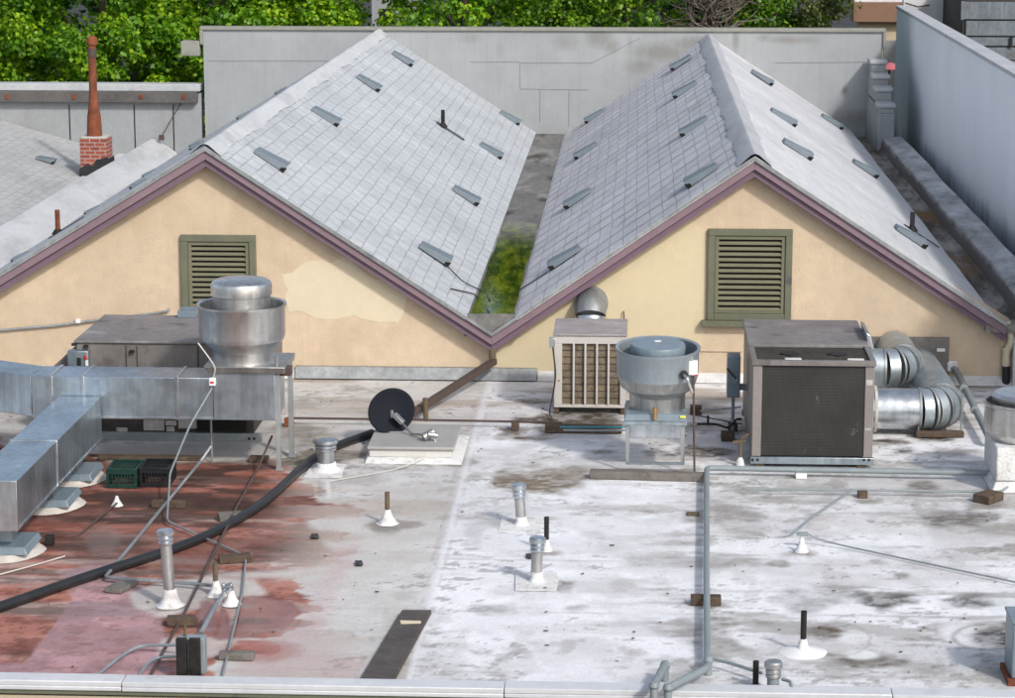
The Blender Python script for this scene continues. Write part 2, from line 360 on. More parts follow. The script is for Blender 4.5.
def polymask(poly, soft=6, amp=25, ox=0, oy=0):
    X = PX+n_w1*amp*2.4+ox; Y = PY+n_w2*amp*1.1+oy
    ins = inpoly(poly, X, Y); d = np.full(X.shape, 1e9); n = len(poly)
    for i in range(n):
        x1, y1 = poly[i]; x2, y2 = poly[(i+1) % n]; L = (x2-x1)**2+(y2-y1)**2+1e-9
        t = np.clip(((X-x1)*(x2-x1)+(Y-y1)*(y2-y1))/L, 0, 1)
        d = np.minimum(d, np.hypot(X-x1-t*(x2-x1), Y-y1-t*(y2-y1)))
    return sst(-soft, soft, np.where(ins, d, -d))
def ell(cx, cy, rx, ry, soft=.5, amp=.5):
    q = np.hypot((PX-cx)/rx, (PY-cy)/ry)+(n_mid-.5)*amp*2+(n_fine-.5)*amp
    return 1-sst(1-soft, 1+soft*.5, q)
def ring(cx, cy, rx, ry, wd=.08, amp=.15):
    q = np.hypot((PX-cx)/rx, (PY-cy)/ry)+n_w1*amp; return np.exp(-((q-1)/wd)**2)
C = np.zeros(GX.shape+(3,)); ROU = np.full(GX.shape, .55)
def lay(col, a):
    global C
    a = np.clip(a, 0, 1)[..., None]; C = C*(1-a)+np.array(col)*a
seam = 487+(PY-385)*(405-487)/(690-385)
C[:] = (.56,.545,.52)
lay((.50,.475,.445), sst(.45, .7, n_big)*.5); lay((.64,.63,.62), sst(.45, .62, n_mid)*.7)
rightside = sst(-3, 3, PX-seam)
lay((.74,.745,.755), rightside); lay((.82,.825,.84), rightside*sst(.34, .52, n_mid)*.9)
# soiling, with a few cast shadows painted among the stains
lay((.46,.44,.42), sst(.56, .74, n_str)*.3); lay((.50,.49,.48), sst(.55, .72, n_big)*.4)
grey2 = sst(700, 830, PX)*sst(.44, .66, fbm(GX*.6, GY*1.3, .9, 5, 91.0)); lay((.48,.46,.44), grey2*.4)
n_v = fbm(GX*.9, GY*1.1, 2.2, 6, 211.0, .65); n_b = fbm(GX, GY*.55, 1.25, 6, 611.0, .62); lay((.30,.28,.255), sst(.64, .76, n_b)*.25); lay((.26,.24,.21), sst(.60, .72, n_v)*sst(.52, .64, n_big)*.5); lay((.30,.28,.25), sst(520, 760, PX)*sst(.56, .70, fbm(GX*.5, GY*1.9, 1.5, 6, 311.0, .65))*.6)
warm = (1-rightside)*sst(.5, .7, fbm(GX*.4, GY*1.6, 1.0, 5, 31.0)); lay((.42,.36,.30), warm*.5)
n_g = fbm(GX*.8, GY*1.6, 9.0, 4, 131.0, .7); lay((.20,.18,.155), sst(.60, .74, n_g)*sst(.48, .66, n_mid)*.6); lay((.30,.28,.26), sst(.62, .75, n_fine)*sst(.5, .7, n_big)*.45)
far = 1-sst(395, 425, PY); lay((.36,.29,.22), far*sst(.48, .64, n_str)*.6)
tan = [(.30,.23,.15)]
for cx, cy, rx, ry, a, col in [
    (527,482,36,14,.75,(.27,.21,.14)), (500,478,10,6,.5,(.3,.24,.18)), (575,473,22,5,.45,(.33,.28,.22)), (512,432,24,7,.8,(.16,.11,.07)), (545,429,18,5,.6,(.2,.15,.1)), (533,401,24,3,.6,(.2,.17,.14)),
    (885,602,30,8,.7,(.17,.16,.14)), (958,603,22,7,.65,(.18,.17,.155)), (988,637,32,9,.85,(.08,.075,.07)), (935,668,26,8,.75,(.14,.125,.1)), (832,632,24,8,.8,(.17,.135,.09)), (862,662,42,7,.65,(.19,.165,.13)), (812,600,40,9,.4,(.25,.24,.22)),
    (715,606,30,5,.55,(.25,.22,.19)), (715,630,38,13,.5,(.28,.25,.22)), (725,652,30,8,.35,(.3,.28,.25)), (447,607,8,4,.5,(.28,.26,.25)), (487,607,24,6,.45,(.33,.31,.29)), (562,587,10,4,.6,(.25,.22,.2)), (520,590,20,6,.3,(.35,.33,.31)), (575,608,12,3,.4,(.33,.3,.28)),  # includes a grey patch painted as the nearer vent's shadow
    (947,519,38,6,.7,(.24,.22,.19)), (925,487,14,5,.6,(.25,.22,.19)), (905,450,16,4,.7,(.12,.10,.08)), (955,452,40,4,.5,(.2,.18,.16)), (880,441,28,5,.8,(.10,.08,.06)), (935,436,26,5,.8,(.09,.07,.05)), (602,452,16,4,.65,(.18,.16,.12)), (655,452,16,4,.5,(.22,.2,.18)), (700,452,30,4,.7,(.17,.15,.13)), (700,428,24,6,.5,(.2,.18,.15)),
    (500,452,30,6,.3,(.4,.38,.36)), (720,515,45,8,.45,(.32,.29,.26)), (745,528,40,8,.35,(.36,.33,.3)), (700,560,50,5,.35,(.35,.33,.3)), (800,490,40,5,.35,(.35,.33,.31)), (780,478,50,3,.4,(.3,.28,.25)), (985,470,25,6,.35,(.35,.33,.3)), (900,575,8,3,.5,(.25,.23,.2)), (780,563,10,3,.5,(.25,.23,.2)), (875,562,10,3,.5,(.25,.23,.2)), (840,445,20,3,.4,(.3,.27,.24)),  # thin strip below the long pipe is its shadow, painted
    (475,540,8,14,.25,(.4,.37,.36)), (570,418,40,6,.75,(.12,.09,.06)), (600,424,40,4,.6,(.15,.12,.09)), (720,410,30,5,.5,(.22,.2,.18)), (725,400,24,3,.4,(.25,.23,.2)), (655,430,30,7,.4,(.3,.28,.26)),
    (310,460,40,8,.7,(.22,.19,.15)), (300,440,26,14,.55,(.27,.24,.2)), (330,436,24,5,.3,(.35,.32,.3)), (385,529,10,3,.4,(.35,.33,.3)), (385,410,40,3,.3,(.4,.33,.28)), (340,400,30,3,.35,(.4,.33,.26)), (350,480,30,4,.3,(.4,.38,.36)), (505,535,40,30,.15,(.6,.6,.6)), (680,470,20,5,.35,(.3,.28,.26)), (770,458,20,4,.5,(.25,.2,.16)), (740,430,12,10,.5,(.25,.2,.16))]:
    e0 = ell(cx, cy, rx*1.08, ry*1.12, .6, .9); lay(tuple(v*.7 for v in col), e0*min(1, a*1.45)*(.6+.4*sst(.35, .6, n_g)))
lay((.80,.81,.83), ell(540, 548, 45, 20, .6, .3)*.5); lay((.82,.82,.83), ell(957,632,24,12,.4,.3)*.7*(1-ell(988,637,30,8))); lay((.80,.80,.80), ell(855,636,22,9,.35,.3)*.5*(1-ell(832,632,22,7)))
lay((.80,.80,.79), ell(862, 655, 18, 5, .4, .3)*.8)
lay((.12,.11,.10), ring(988,637,34,13)*.5*sst(.45,.55,n_mid)); lay((.25,.23,.2), ring(838,640,32,16,.05)*.45)
# red granulated area, its white tongues and pink dusting
redpoly = [(-80,430),(60,450),(115,456),(235,460),(288,466),(305,478),(318,492),(345,502),(352,512),(318,524),(322,532),(348,548),(330,556),(285,556),(240,562),(270,566),(330,566),(300,584),(318,604),(300,624),(270,650),(225,640),(215,700),(-80,700)]
raw = polymask(redpoly, 20, 9); n_t = fbm(GX*.45, GY*1.9, 2.2, 6, 501.0, .62)
red = sst(.40, .62, raw*.9+.06+(n_t-.5)*1.5*(1-np.abs(raw*2-1)*.75)+(n_fine-.5)*.5)*(raw > .02)
leftd = fbm(GX*.5, GY*1.2, 1.0, 5, 53.0)
redcol = np.array((.42,.165,.115)); rw = sst(.25, .6, polymask(redpoly, 34, 14)*.8+(n_t-.5)*.7); lay((.47,.36,.32), rw*.75)
lay(redcol, red*.97)
lay((.37,.17,.14), red*sst(.45, .66, n_mid)*.75); lay((.43,.27,.24), red*sst(.52, .7, n_fine)*.45); lay((.13,.05,.04), red*sst(.52, .66, n_g)*.6); lay((.16,.06,.045), red*sst(.5, .62, n_v)*.6); lay((.44,.20,.15), red*sst(.56, .66, fbm(GX*.6,GY*1.6,1.7,6,401.0,.65))*.6); lay((.46,.40,.37), red*sst(.62,.76,n_str)*.6)
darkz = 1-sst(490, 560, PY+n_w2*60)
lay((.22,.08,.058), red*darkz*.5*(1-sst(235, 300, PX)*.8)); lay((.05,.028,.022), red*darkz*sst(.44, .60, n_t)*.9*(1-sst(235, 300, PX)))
lay((.12,.06,.05), red*sst(.55, .68, leftd)*.6)
lay((.07,.045,.035), red*sst(.58, .70, n_t)*.6)
lay((.50,.42,.37), red*sst(250, 345, PX)*sst(.40, .58, n_t)*.8)
# white tongues from the right
for t in [[(200,571),(280,568),(360,560),(360,590),(300,580),(240,578)], [(305,520),(360,514),(370,526),(320,531)], [(320,543),(380,540),(380,553),(330,551)]]:
    lay((.56,.54,.51), polymask(t, 5, 10)*.85)
pink = polymask([(60,572),(97,563),(120,572),(150,590),(163,612),(166,640),(172,690),(-60,690),(-60,664),(26,664),(72,600)], 2.0, 3)
lay((.52,.34,.365), pink*.85*(.7+.3*n_fine)); lay((.33,.20,.205), pink*sst(.5, .62, n_mid)*.7); lay((.25,.14,.14), pink*sst(.54, .68, n_g)*.6); lay((.20,.16,.165), pink*sst(.58, .7, n_str)*.5)
wp = polymask([(128,592),(160,580),(200,574),(250,580),(268,592),(240,604),(205,606),(170,616),(140,606)], 3, 7); lay((.55,.52,.49), wp*.9); lay((.42,.39,.36), wp*sst(.5,.66,n_mid)*.6)
wp = polymask([(165,640),(200,634),(232,640),(222,655),(190,660),(160,655)], 3, 7); lay((.55,.50,.48), wp*.8)
pud = polymask([(205,600),(255,594),(290,602),(296,617),(285,630),(255,636),(222,640),(200,628)], 2.5, 6); lay((.25,.095,.08), pud*.95); lay((.13,.05,.045), ring(258,617,42,20,.05)*.5*sst(240,265,PX)*red)
lay((.50,.36,.36), polymask([(255,655),(300,620),(325,560),(350,545),(330,600),(320,640),(370,650),(380,675),(240,675)], 12, 22)*.45)
lay((.33,.12,.10), ell(262,650,40,12,.5,.3)*.55)
lay((.07,.055,.05), ell(100,548,45,16,.3,.3)*.45); lay((.2,.17,.16), ell(102,540,18,18,.3,.2)*.4)
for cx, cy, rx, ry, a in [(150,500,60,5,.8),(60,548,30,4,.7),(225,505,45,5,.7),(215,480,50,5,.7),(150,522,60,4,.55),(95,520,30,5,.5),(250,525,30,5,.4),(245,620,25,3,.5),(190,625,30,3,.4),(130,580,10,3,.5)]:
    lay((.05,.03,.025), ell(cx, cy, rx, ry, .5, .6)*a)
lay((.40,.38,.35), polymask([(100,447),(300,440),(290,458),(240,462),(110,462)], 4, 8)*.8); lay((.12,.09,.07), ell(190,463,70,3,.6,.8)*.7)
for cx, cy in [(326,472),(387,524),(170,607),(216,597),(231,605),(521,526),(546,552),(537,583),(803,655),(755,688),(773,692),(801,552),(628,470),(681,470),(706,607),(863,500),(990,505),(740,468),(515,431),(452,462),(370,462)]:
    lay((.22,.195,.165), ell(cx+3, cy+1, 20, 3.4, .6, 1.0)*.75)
# laps
def lap(y0, x0, x1, a=.35, wd=.9, slope=.014):
    q = PY-(y0+(PX-500)*slope)-(n_w1*3); lay((.34,.33,.32), np.exp(-(q/wd)**2)*a*((PX > x0) & (PX < x1))*sst(.25, .5, n_mid))
lap(508, 440, 1100); lap(560, 430, 1100, .4); lap(611, 330, 1100, .45); lap(672, 300, 1100, .4); lap(505, 300, 460, .2); lap(633, 200, 470, .3); lap(460, 440, 1100, .25); lap(587, 640, 1100, .3); lap(640, 760, 1100, .25); lap(418, 300, 600, .25)
sb = np.exp(-((PX-seam-1)/4.0)**2); lay((.68,.68,.70), sb*.7)
for o_ in (-7, 6): lay((.36,.34,.33), np.exp(-((PX-seam-o_-n_w1*6)/1.1)**2)*.5*sst(.35, .6, fbm(GX, GY*1.5, 3, 4, 77)))
rep = inpoly([(392,603),(405,603),(382,690),(352,690)], PX, PY)
lay((.55,.54,.50), rep*.6)
for (x0, y0, x1, y1) in [(500,519,541,527), (515,577,560,586), (364,470,452,474)]:
    r_ = inpoly([(x0,y0),(x1,y0+1),(x1+1,y1),(x0-1,y1)], PX, PY); lay((.62,.62,.63), r_*.6)
C *= (.88+.16*n_fine+.08*n_g)[..., None]
ROU = .62-.12*rightside+.1*red
for m_ in (pud*.9, ell(105,545,50,18,.4,.2)*.25, ell(325,488,12,13,.3,.2)*.95, ell(225,530,70,7,.4,.4)*.5*red, ell(255,560,70,12,.4,.4)*.35, wp*.2):
    ROU = ROU*(1-m_)+.06*m_
nx, ny = len(xs), len(ys)
HZ = (n_big-.5)*.012+(n_mid-.5)*.006+np.exp(-((PX-seam)/3.5)**2)*.004
verts = np.stack([GX, GY-25, HZ+5-.0], -1).reshape(-1, 3)
idx = np.arange(nx*ny).reshape(ny, nx)
quads = np.stack([idx[:-1,:-1], idx[:-1,1:], idx[1:,1:], idx[1:,:-1]], -1).reshape(-1, 4)
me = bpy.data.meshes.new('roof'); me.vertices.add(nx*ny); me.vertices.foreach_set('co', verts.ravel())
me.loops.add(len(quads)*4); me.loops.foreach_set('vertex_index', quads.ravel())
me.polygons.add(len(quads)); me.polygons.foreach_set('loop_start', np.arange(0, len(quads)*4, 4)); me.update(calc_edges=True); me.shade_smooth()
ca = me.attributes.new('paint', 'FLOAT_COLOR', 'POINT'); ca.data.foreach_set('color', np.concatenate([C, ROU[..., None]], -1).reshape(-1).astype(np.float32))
m, nt, b = newmat('roof_membrane'); g = NT(nt); at = g.n('ShaderNodeAttribute'); at.attribute_name = 'paint'; p = g.pos()
c = g.mix(1.0, at.outputs['Color'], g.ramp(g.noise(p, 22, 6, .75), [(.25, .86), (.75, 1.1)]), 'MULTIPLY')
c = g.mix(1.0, c, g.ramp(g.noise(p, 48, 5, .8), [(.3, .84), (.5, 1.0), (.7, 1.1)]), 'MULTIPLY')
c = g.mix(g.ramp(g.noise(g.mapping(p, (1, .6, 1)), 34, 3, .6), [(.67, 0.0), (.74, .6)]), c, (.14,.12,.10))
c = g.mix(g.ramp(g.noise(g.mapping(p, (.5, .9, 1)), 4.5, 9, .8, .6), [(.60, 0.0), (.72, .4)]), c, (.22,.2,.18))
g.l(c, b.inputs['Base Color']); g.l(at.outputs['Alpha'], b.inputs['Roughness']); g.l(g.ramp(at.outputs['Alpha'], [(.1, .6), (.4, .12)]), b.inputs['Specular IOR Level'])
nb = g.bump(g.noise(p, 5, 5), .35, .02, b); wetm = g.math('MULTIPLY', at.outputs['Alpha'], 1.0)
bb = g.n('ShaderNodeBump'); g.l(g.noise(p, 120, 3), bb.inputs['Height']); bb.inputs['Distance'].default_value = .004; g.l(wetm, bb.inputs['Strength']); g.l(nb, bb.inputs['Normal']); g.l(bb.outputs[0], b.inputs['Normal'])
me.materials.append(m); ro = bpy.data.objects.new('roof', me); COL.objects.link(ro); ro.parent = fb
MB().box(-13, -8.4, YC1-.03, YW, -.03, -.004).box(6.2, 8.5, YC1-.03, YW, -.03, -.004).build('roof_margin', M['curb_white'], fb)
# coping
cp = MB()
for k, (a, c_) in enumerate([(-13,-7.6),(-7.595,-4.03),(-4.025,-1.0),(-.995,2.03),(2.035,5.05),(5.055,8.5)]):
    dz = .003*(k % 2)
    cp.box(a, c_, YC0, YC1, .055+dz, .10+dz); cp.box(a, c_, YC0-.004, YC0+.03, .02+dz, .056+dz); cp.box(a, c_, YC1-.03, YC1-.002, 0, .056+dz)
cp.build('coping', M['coping'], fb, bev=.008)
mbox(-13, 8.5, YC0+.012, YC0+.06, -.012, .02).build('trim_board', M['olive'], fb)
# ================================================================== gabled building
gb = thing('gabled_building', 'beige stucco building with two shingled gables and mauve rake boards behind the flat roof', 'building', (0, 41, -5))
L = YP(205, 146, YF); V = YP(492, 332, YF); Rr = YP(755, 156, YF); Er = YP(1005, 321, YF); Ll = YP(0, 272, YF)
mL = (L.z-V.z)/(V.x-L.x); mR = (Rr.z-V.z)/(Rr.x-V.x); mE = (Rr.z-Er.z)/(Er.x-Rr.x); mW = (L.z-Ll.z)/(L.x-Ll.x)
XWl = -9.7; zWl = L.z-(L.x-XWl)*mW; xE = 4.43; zE = Rr.z-(xE-Rr.x)*mE
X1, X2 = -2.10, -1.50; z1 = L.z-(X1-L.x)*mL; z2 = Rr.z-(Rr.x-X2)*mR; zg = min(z1, z2)-.02
t = .05; off = .10
wallp = [(-9.9, -.05), (4.78, -.05), (4.78, zE-off-.1), (Rr.x, Rr.z-off), (V.x, V.z-off), (L.x, L.z-off), (XWl, zWl-off), (-9.9, zWl-off-.1)]
MB().prism([(x, YW, z) for x, z in wallp], (0, .25, 0)).build('gable_wall', M['stucco_wall'], gb)
mbox(4.53, 4.78, YW+.25, YB, -5, zE-.2).box(-9.9, -9.65, YW+.25, YB, -5, zWl-.3).build('side_wall', M['stucco_wall'], gb)
def slope(name, xa, za, xb, zb, m, y0=YF-.03, y1=YB, seed=0):
    """roof plane from ridge (xa,za) down to (xb,zb): subdivided sheet with slight waves, 5 cm thick"""
    bm = bmesh.new(); uvl = bm.loops.layers.uv.new('UVMap')
    nu, nv = 70, 22; Ln = math.hypot(xb-xa, zb-za); nrm = Vector(((za-zb)*(1 if xb > xa else -1), 0, abs(xb-xa))).normalized()
    if xb < xa: nrm = Vector((-abs(za-zb), 0, abs(xb-xa))).normalized()
    rows = []
    for j in range(nv+1):
        row = []
        for i in range(nu+1):
            y = y0+(y1-y0)*i/nu; s = j/nv
            wv = (math.sin(y*1.3+seed+s*5)+math.sin(y*2.9+s*9+seed*2))*.006
            ed = min(1, min(i, nu-i, j+1, nv-j+1)/2)
            q = Vector((xa+(xb-xa)*s, y, za+(zb-za)*s))+nrm*wv*ed
            row.append((bm.verts.new(q), bm.verts.new(q-nrm*.05), y, s*Ln))
        rows.append(row)
    for j in range(nv):
        for i in range(nu):
            q = (rows[j][i], rows[j][i+1], rows[j+1][i+1], rows[j+1][i])
            for k in (0, 1):
                f = bm.faces.new([a[k] for a in (q if k == 0 else q[::-1])])
                for lp, a in zip(f.loops, (q if k == 0 else q[::-1])): lp[uvl].uv = (a[2], a[3])
    edge = [rows[0][i] for i in range(nu+1)]+[rows[j][nu] for j in range(1, nv+1)]+[rows[nv][i] for i in range(nu-1, -1, -1)]+[rows[j][0] for j in range(nv-1, 0, -1)]
    for k in range(len(edge)):
        a, b_ = edge[k], edge[(k+1) % len(edge)]
        f = bm.faces.new((a[0], a[1], b_[1], b_[0]))
        for lp, q in zip(f.loops, (a, a, b_, b_)): lp[uvl].uv = (q[2], q[3])
    mb = MB(); mb.bm.free(); mb.bm = bm
    o = mb.build(name, m, gb); return o, Vector((xa, 0, za)), nrm
s1, p1, n1 = slope('roof_slope', L.x, L.z, X1, z1, M['sh_left'], seed=1)
s2, p2, n2 = slope('roof_slope', Rr.x, Rr.z, X2, z2, M['sh_mid'], seed=2)
s3, p3, n3 = slope('roof_slope', Rr.x+.001, Rr.z, xE, zE, M['sh_right'], seed=3)
s4, p4, n4 = slope('roof_slope', L.x-.001, L.z, XWl, zWl, M['sh_left'], seed=4)
s2['label'] = 'roof slope of dusty grey shingles facing away from the sun'; s3['label'] = 'roof slope coated smooth white'
# short eaves infill either side of the valley down to the fascia tip
MB().prism([(X1, YF-.03, z1-.002), (V.x, YF-.03, V.z), (V.x, YF-.03, V.z-.05), (X1, YF-.03, z1-.052)], (0, .12, 0)).prism([(V.x, YF-.03, V.z), (X2, YF-.03, z2-.002), (X2, YF-.03, z2-.052), (V.x, YF-.03, V.z-.05)], (0, .12, 0)).build('valley_edge', M['valley'], gb)
MB().box(X1-.06, X2+.06, YF+.09, YB, zg-.04, zg+.004).build('valley_gutter', M['valley'], gb)
bd = MB(); bd.bm.free(); bd = MB()
# roll ridge caps
def cap(xr, zr, w, ml, mr, m, nm='ridge_cap'):
    q = MB(); n = 220
    rows = []
    for i in range(n+1):
        y = YF-.05+(YB-YF+.05)*i/n; a = w*(1+.07*math.sin(y*1.7)+.04*math.sin(y*4.1)+.03*math.sin(y*9.7)); dz = .004*math.sin(y*3.3)
        rows.append([q.bm.verts.new(v) for v in ((xr-a, y, zr-a*ml+.012), (xr-.05, y, zr+.012+dz), (xr, y, zr+.03+dz), (xr+.05, y, zr+.012+dz), (xr+a, y, zr-a*mr+.012))])
    for r0, r1 in zip(rows, rows[1:]):
        for k in range(4): q.bm.faces.new((r0[k], r0[k+1], r1[k+1], r1[k]))
    return q.build(nm, m, gb, norm=True)
cap(Rr.x, Rr.z, .20, mR, mE, M['ridge_cap']); cap(L.x, L.z, .19, mW, mL, M['curb_white'])
# rake boards: upper fascia with a darker board behind and below
def rake(a, b_):
    a = Vector((a.x, YF, a.z-.045)); b_ = Vector((b_.x, YF, b_.z-.045)); h1 = .125
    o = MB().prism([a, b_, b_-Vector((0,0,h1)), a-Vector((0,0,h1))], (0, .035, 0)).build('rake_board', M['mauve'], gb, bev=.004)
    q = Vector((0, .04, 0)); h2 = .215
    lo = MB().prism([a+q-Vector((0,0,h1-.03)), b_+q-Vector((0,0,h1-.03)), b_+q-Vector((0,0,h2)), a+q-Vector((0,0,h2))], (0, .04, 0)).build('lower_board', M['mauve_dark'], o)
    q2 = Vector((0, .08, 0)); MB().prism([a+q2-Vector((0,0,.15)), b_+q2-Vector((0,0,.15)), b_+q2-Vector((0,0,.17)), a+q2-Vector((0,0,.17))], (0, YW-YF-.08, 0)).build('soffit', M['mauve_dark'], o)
LE = Vector((XWl-.3, 0, zWl-.3*mW)); RE = Vector((Er.x+.02, 0, Er.z-.013))
rake(L, V); rake(V, Rr); rake(Rr, RE); rake(LE, L)
# dark drip edge
de = MB()
for a, b_ in ((LE, L), (L, V), (V, Rr), (Rr, RE)):
    de.prism([Vector((a.x, YF-.035, a.z-.004)), Vector((b_.x, YF-.035, b_.z-.004)), Vector((b_.x, YF-.035, b_.z-.05)), Vector((a.x, YF-.035, a.z-.05))], (0, .006, 0))
de.build('drip_edge', M['galv_dull'], gb)
# paint patches on the stucco (thin coats)
def patch(pts, m, nm, dy, jag=.03, seed=1):
    rnd = random.Random(seed); P = [YP(x, y, YW-dy) for x, y in pts]; out = []
    for i, a in enumerate(P):
        b_ = P[(i+1) % len(P)]; n = max(1, int((b_-a).length/.09))
        for k in range(n):
            q = a.lerp(b_, k/n); out.append(q+Vector((rnd.uniform(-jag, jag), 0, rnd.uniform(-jag, jag))))
    return MB().prism(out, (0, dy-.0005, 0)).build(nm, m, gb, smooth=False)
z6 = lambda x, y: (250+x/3.877, 170+y/3.877)
patch([z6(*q) for q in [(130,410),(240,345),(340,355),(390,330),(430,390),(520,430),(610,460),(580,590),(480,590),(400,570),(340,575),(255,580),(210,550),(150,550)]], M['cream'], 'paint_patch', .003)
patch([(494,379),(494,352),(520,330),(600,278),(690,219),(706,230),(706,322),(702,346),(630,348),(560,352),(560,379)], M['straw'], 'paint_patch', .003, .006)
MB().box(YP(640,349,YW).x, YP(742,349,YW).x, YW-.02, YW, YP(700,351,YW).z, YP(700,347,YW).z).build('wall_ledge', M['stucco_wall'], gb)
# louvred attic windows
def louvre(x0, y0, x1, y1, sill):
    a = YP(x0, y0, YW-.06); b_ = YP(x1, y1, YW-.06); xa, za, xb, zb = a.x, a.z, b_.x, b_.z
    fr = .085; Y0 = YW-.06
    o = MB().box(xa, xb, Y0, YW, za-fr, za).box(xa, xa+fr, Y0, YW, zb, za-fr).box(xb-fr, xb, Y0, YW, zb, za-fr).box(xa+fr, xb-fr, Y0, YW, zb, zb+fr).build('louvre_window', M['olive'], gb, bev=.006)
    i0, i1, j0, j1 = xa+fr+.004, xb-fr-.004, zb+fr+.004, za-fr-.004; f2 = .045
    MB().box(i0, i1, Y0+.02, YW-.002, j1-f2, j1).box(i0, i0+f2, Y0+.02, YW-.002, j0, j1-f2).box(i1-f2, i1, Y0+.02, YW-.002, j0, j1-f2).box(i0+f2, i1-f2, Y0+.02, YW-.002, j0, j0+f2*.6).build('frame', M['olive_slat'], o, bev=.003)
    mbox(i0+f2, i1-f2, YW-.006, YW-.003, j0+.02, j1-f2).build('shade_sheet', M['black_void'], o)  # thin black sheet painted as the shade behind the slats
    sl_ = MB(); n = 13; zz0 = j0+f2*.6; hh = (j1-f2-zz0)/n
    for k in range(n):
        z = zz0+k*hh
        sl_.hexa([(i0+f2, Y0+.022, z+.004), (i1-f2, Y0+.022, z+.004), (i1-f2, Y0+.050, z+hh*.42), (i0+f2, Y0+.050, z+hh*.42)],
                 [(i0+f2, Y0+.022, z+.016), (i1-f2, Y0+.022, z+.016), (i1-f2, Y0+.050, z+hh*.42+.012), (i0+f2, Y0+.050, z+hh*.42+.012)])
    sl_.build('slats', M['olive_slat'], o)
    if sill: MB().box(xa-.07, xb+.05, Y0-.06, YW, zb-.075, zb-.003).build('sill', M['olive'], o, bev=.006)
louvre(180, 235, 257, 322, False); louvre(708.5, 229, 791, 321, True)
# flashing along the wall foot
a = YP(296, 376, YW-.03); b_ = YP(537, 378, YW-.03)
MB().hexa([(a.x, YW-.16, .015), (b_.x, YW-.16, .015), (b_.x, YW-.002, .015), (a.x, YW-.002, .015)], [(a.x, YW-.05, .15), (b_.x, YW-.05, .15), (b_.x, YW-.002, .155), (a.x, YW-.002, .155)]).build('flashing', M['galv_dull'], gb, bev=.004)
for xa_, xb_ in ((-9.9, a.x-.01), (b_.x+.01, 4.8)): MB().prism([(xa_, YW-.14, .006), (xb_, YW-.14, .006), (xb_, YW-.002, .10), (xa_, YW-.002, .10)], (0, 0, .01)).build('upturn', M['white_box'], gb)
# roof vents, sub-parts of the slopes
def roof_vent(px, py, par, p0, nrm, side, sc_=1.0):
    c = PL(px, py, p0, nrm); dn = Vector((side*nrm.z, 0, -abs(nrm.x))); yv = Vector((0, 1, 0)); L_ = .235*sc_; w_ = .20*sc_; up = nrm
    def q(u, v, h): return c+dn*u+yv*v+up*h
    mb = MB()
    mb.hexa([q(-L_, -w_*.9, .006), q(-L_, w_*.9, .006), q(L_*.85, w_, .006), q(L_*.85, -w_, .006)], [q(-L_, -w_*.85, .06*sc_), q(-L_, w_*.85, .06*sc_), q(L_, w_*.92, .11*sc_), q(L_, -w_*.92, .11*sc_)])
    o = mb.build('roof_vent', M['vent_paint'], par, bev=.008)
    MB().hexa([q(L_*.72, -w_*1.06, .004), q(L_*.72, -w_*.8, .004), q(L_*1.0, -w_*.8, .004), q(L_*1.0, -w_*1.06, .004)], [q(L_*.74, -w_*1.0, .05*sc_), q(L_*.74, -w_*.8, .05*sc_), q(L_*1.04, -w_*.8, .075*sc_), q(L_*1.04, -w_*1.0, .075*sc_)]).build('vent_mouth', M['black_void'], o)  # solid black block paints the dark inside of the mouth
for p_ in [(402,60),(368,84.5),(325,118),(270,161.5),(509,119),(490,152),(465,197),(434,255.5)]: roof_vent(*p_, s1, p1, n1, 1)
for p_ in [(682,64),(686,91),(695,128),(703,177),(596,117),(587,152),(579,200),(566,259)]: roof_vent(*p_, s2, p2, n2, -1)
for p_ in [(761,79),(782,119),(796,151),(831,123),(864,170),(909,238)]: roof_vent(*p_, s3, p3, n3, 1)
for p_ in [(22,0),(0,0)]: pass
for yy in (34.2, 38.9, 43.6, 48.3):
    for xx in (-6.9, -8.6):
        zz = L.z-(L.x-xx)*mW; c = Vector((xx, yy, zz)); d = (c-EYE); cz = PL(*proj(xx, yy, zz), p4, n4)
        roof_vent(*proj(xx, yy, zz), s4, p4, n4, -1, .5)
# end dam at the front of the valley + pond
MB().box(X1-.05, X2+.05, YF+.06, YF+.13, zg-.25, zg+.03).build('gutter_dam', M['valley'], gb)
# ---- pond
m, nt, b = newmat('pond_water'); g = NT(nt); p = g.pos()
c = g.mix(g.ramp(g.noise(g.mapping(p, (1.6, .45, 1)), 3.2, 8, .75), [(.44, 0.0), (.58, 1.0)]), (.010,.018,.004), (.14,.155,.012)); g.l(c, b.inputs['Base Color'])
b.inputs['Roughness'].default_value = .035; b.inputs['IOR'].default_value = 1.4; b.inputs['Specular IOR Level'].default_value = .7; g.bump(g.noise(p, 9, 3), .12, .01, b); M['pond'] = m
pts = []
rnd = random.Random(5)
for k in range(13): pts.append((X1+.015+rnd.uniform(0, .02), YF+.14+k*(39.0-YF-.14)/12, zg+.012))
pts.append(((X1+X2)/2, 39.2, zg+.012))
for k in range(12, -1, -1): pts.append((X2-.02-rnd.uniform(0, .02), YF+.14+k*(38.8-YF-.14)/12, zg+.012))
q = MB(); q.face(pts); tag(q.build('water', M['pond'], norm=True), 'green pond of rainwater standing in the valley between the gables', None, kind='structure')
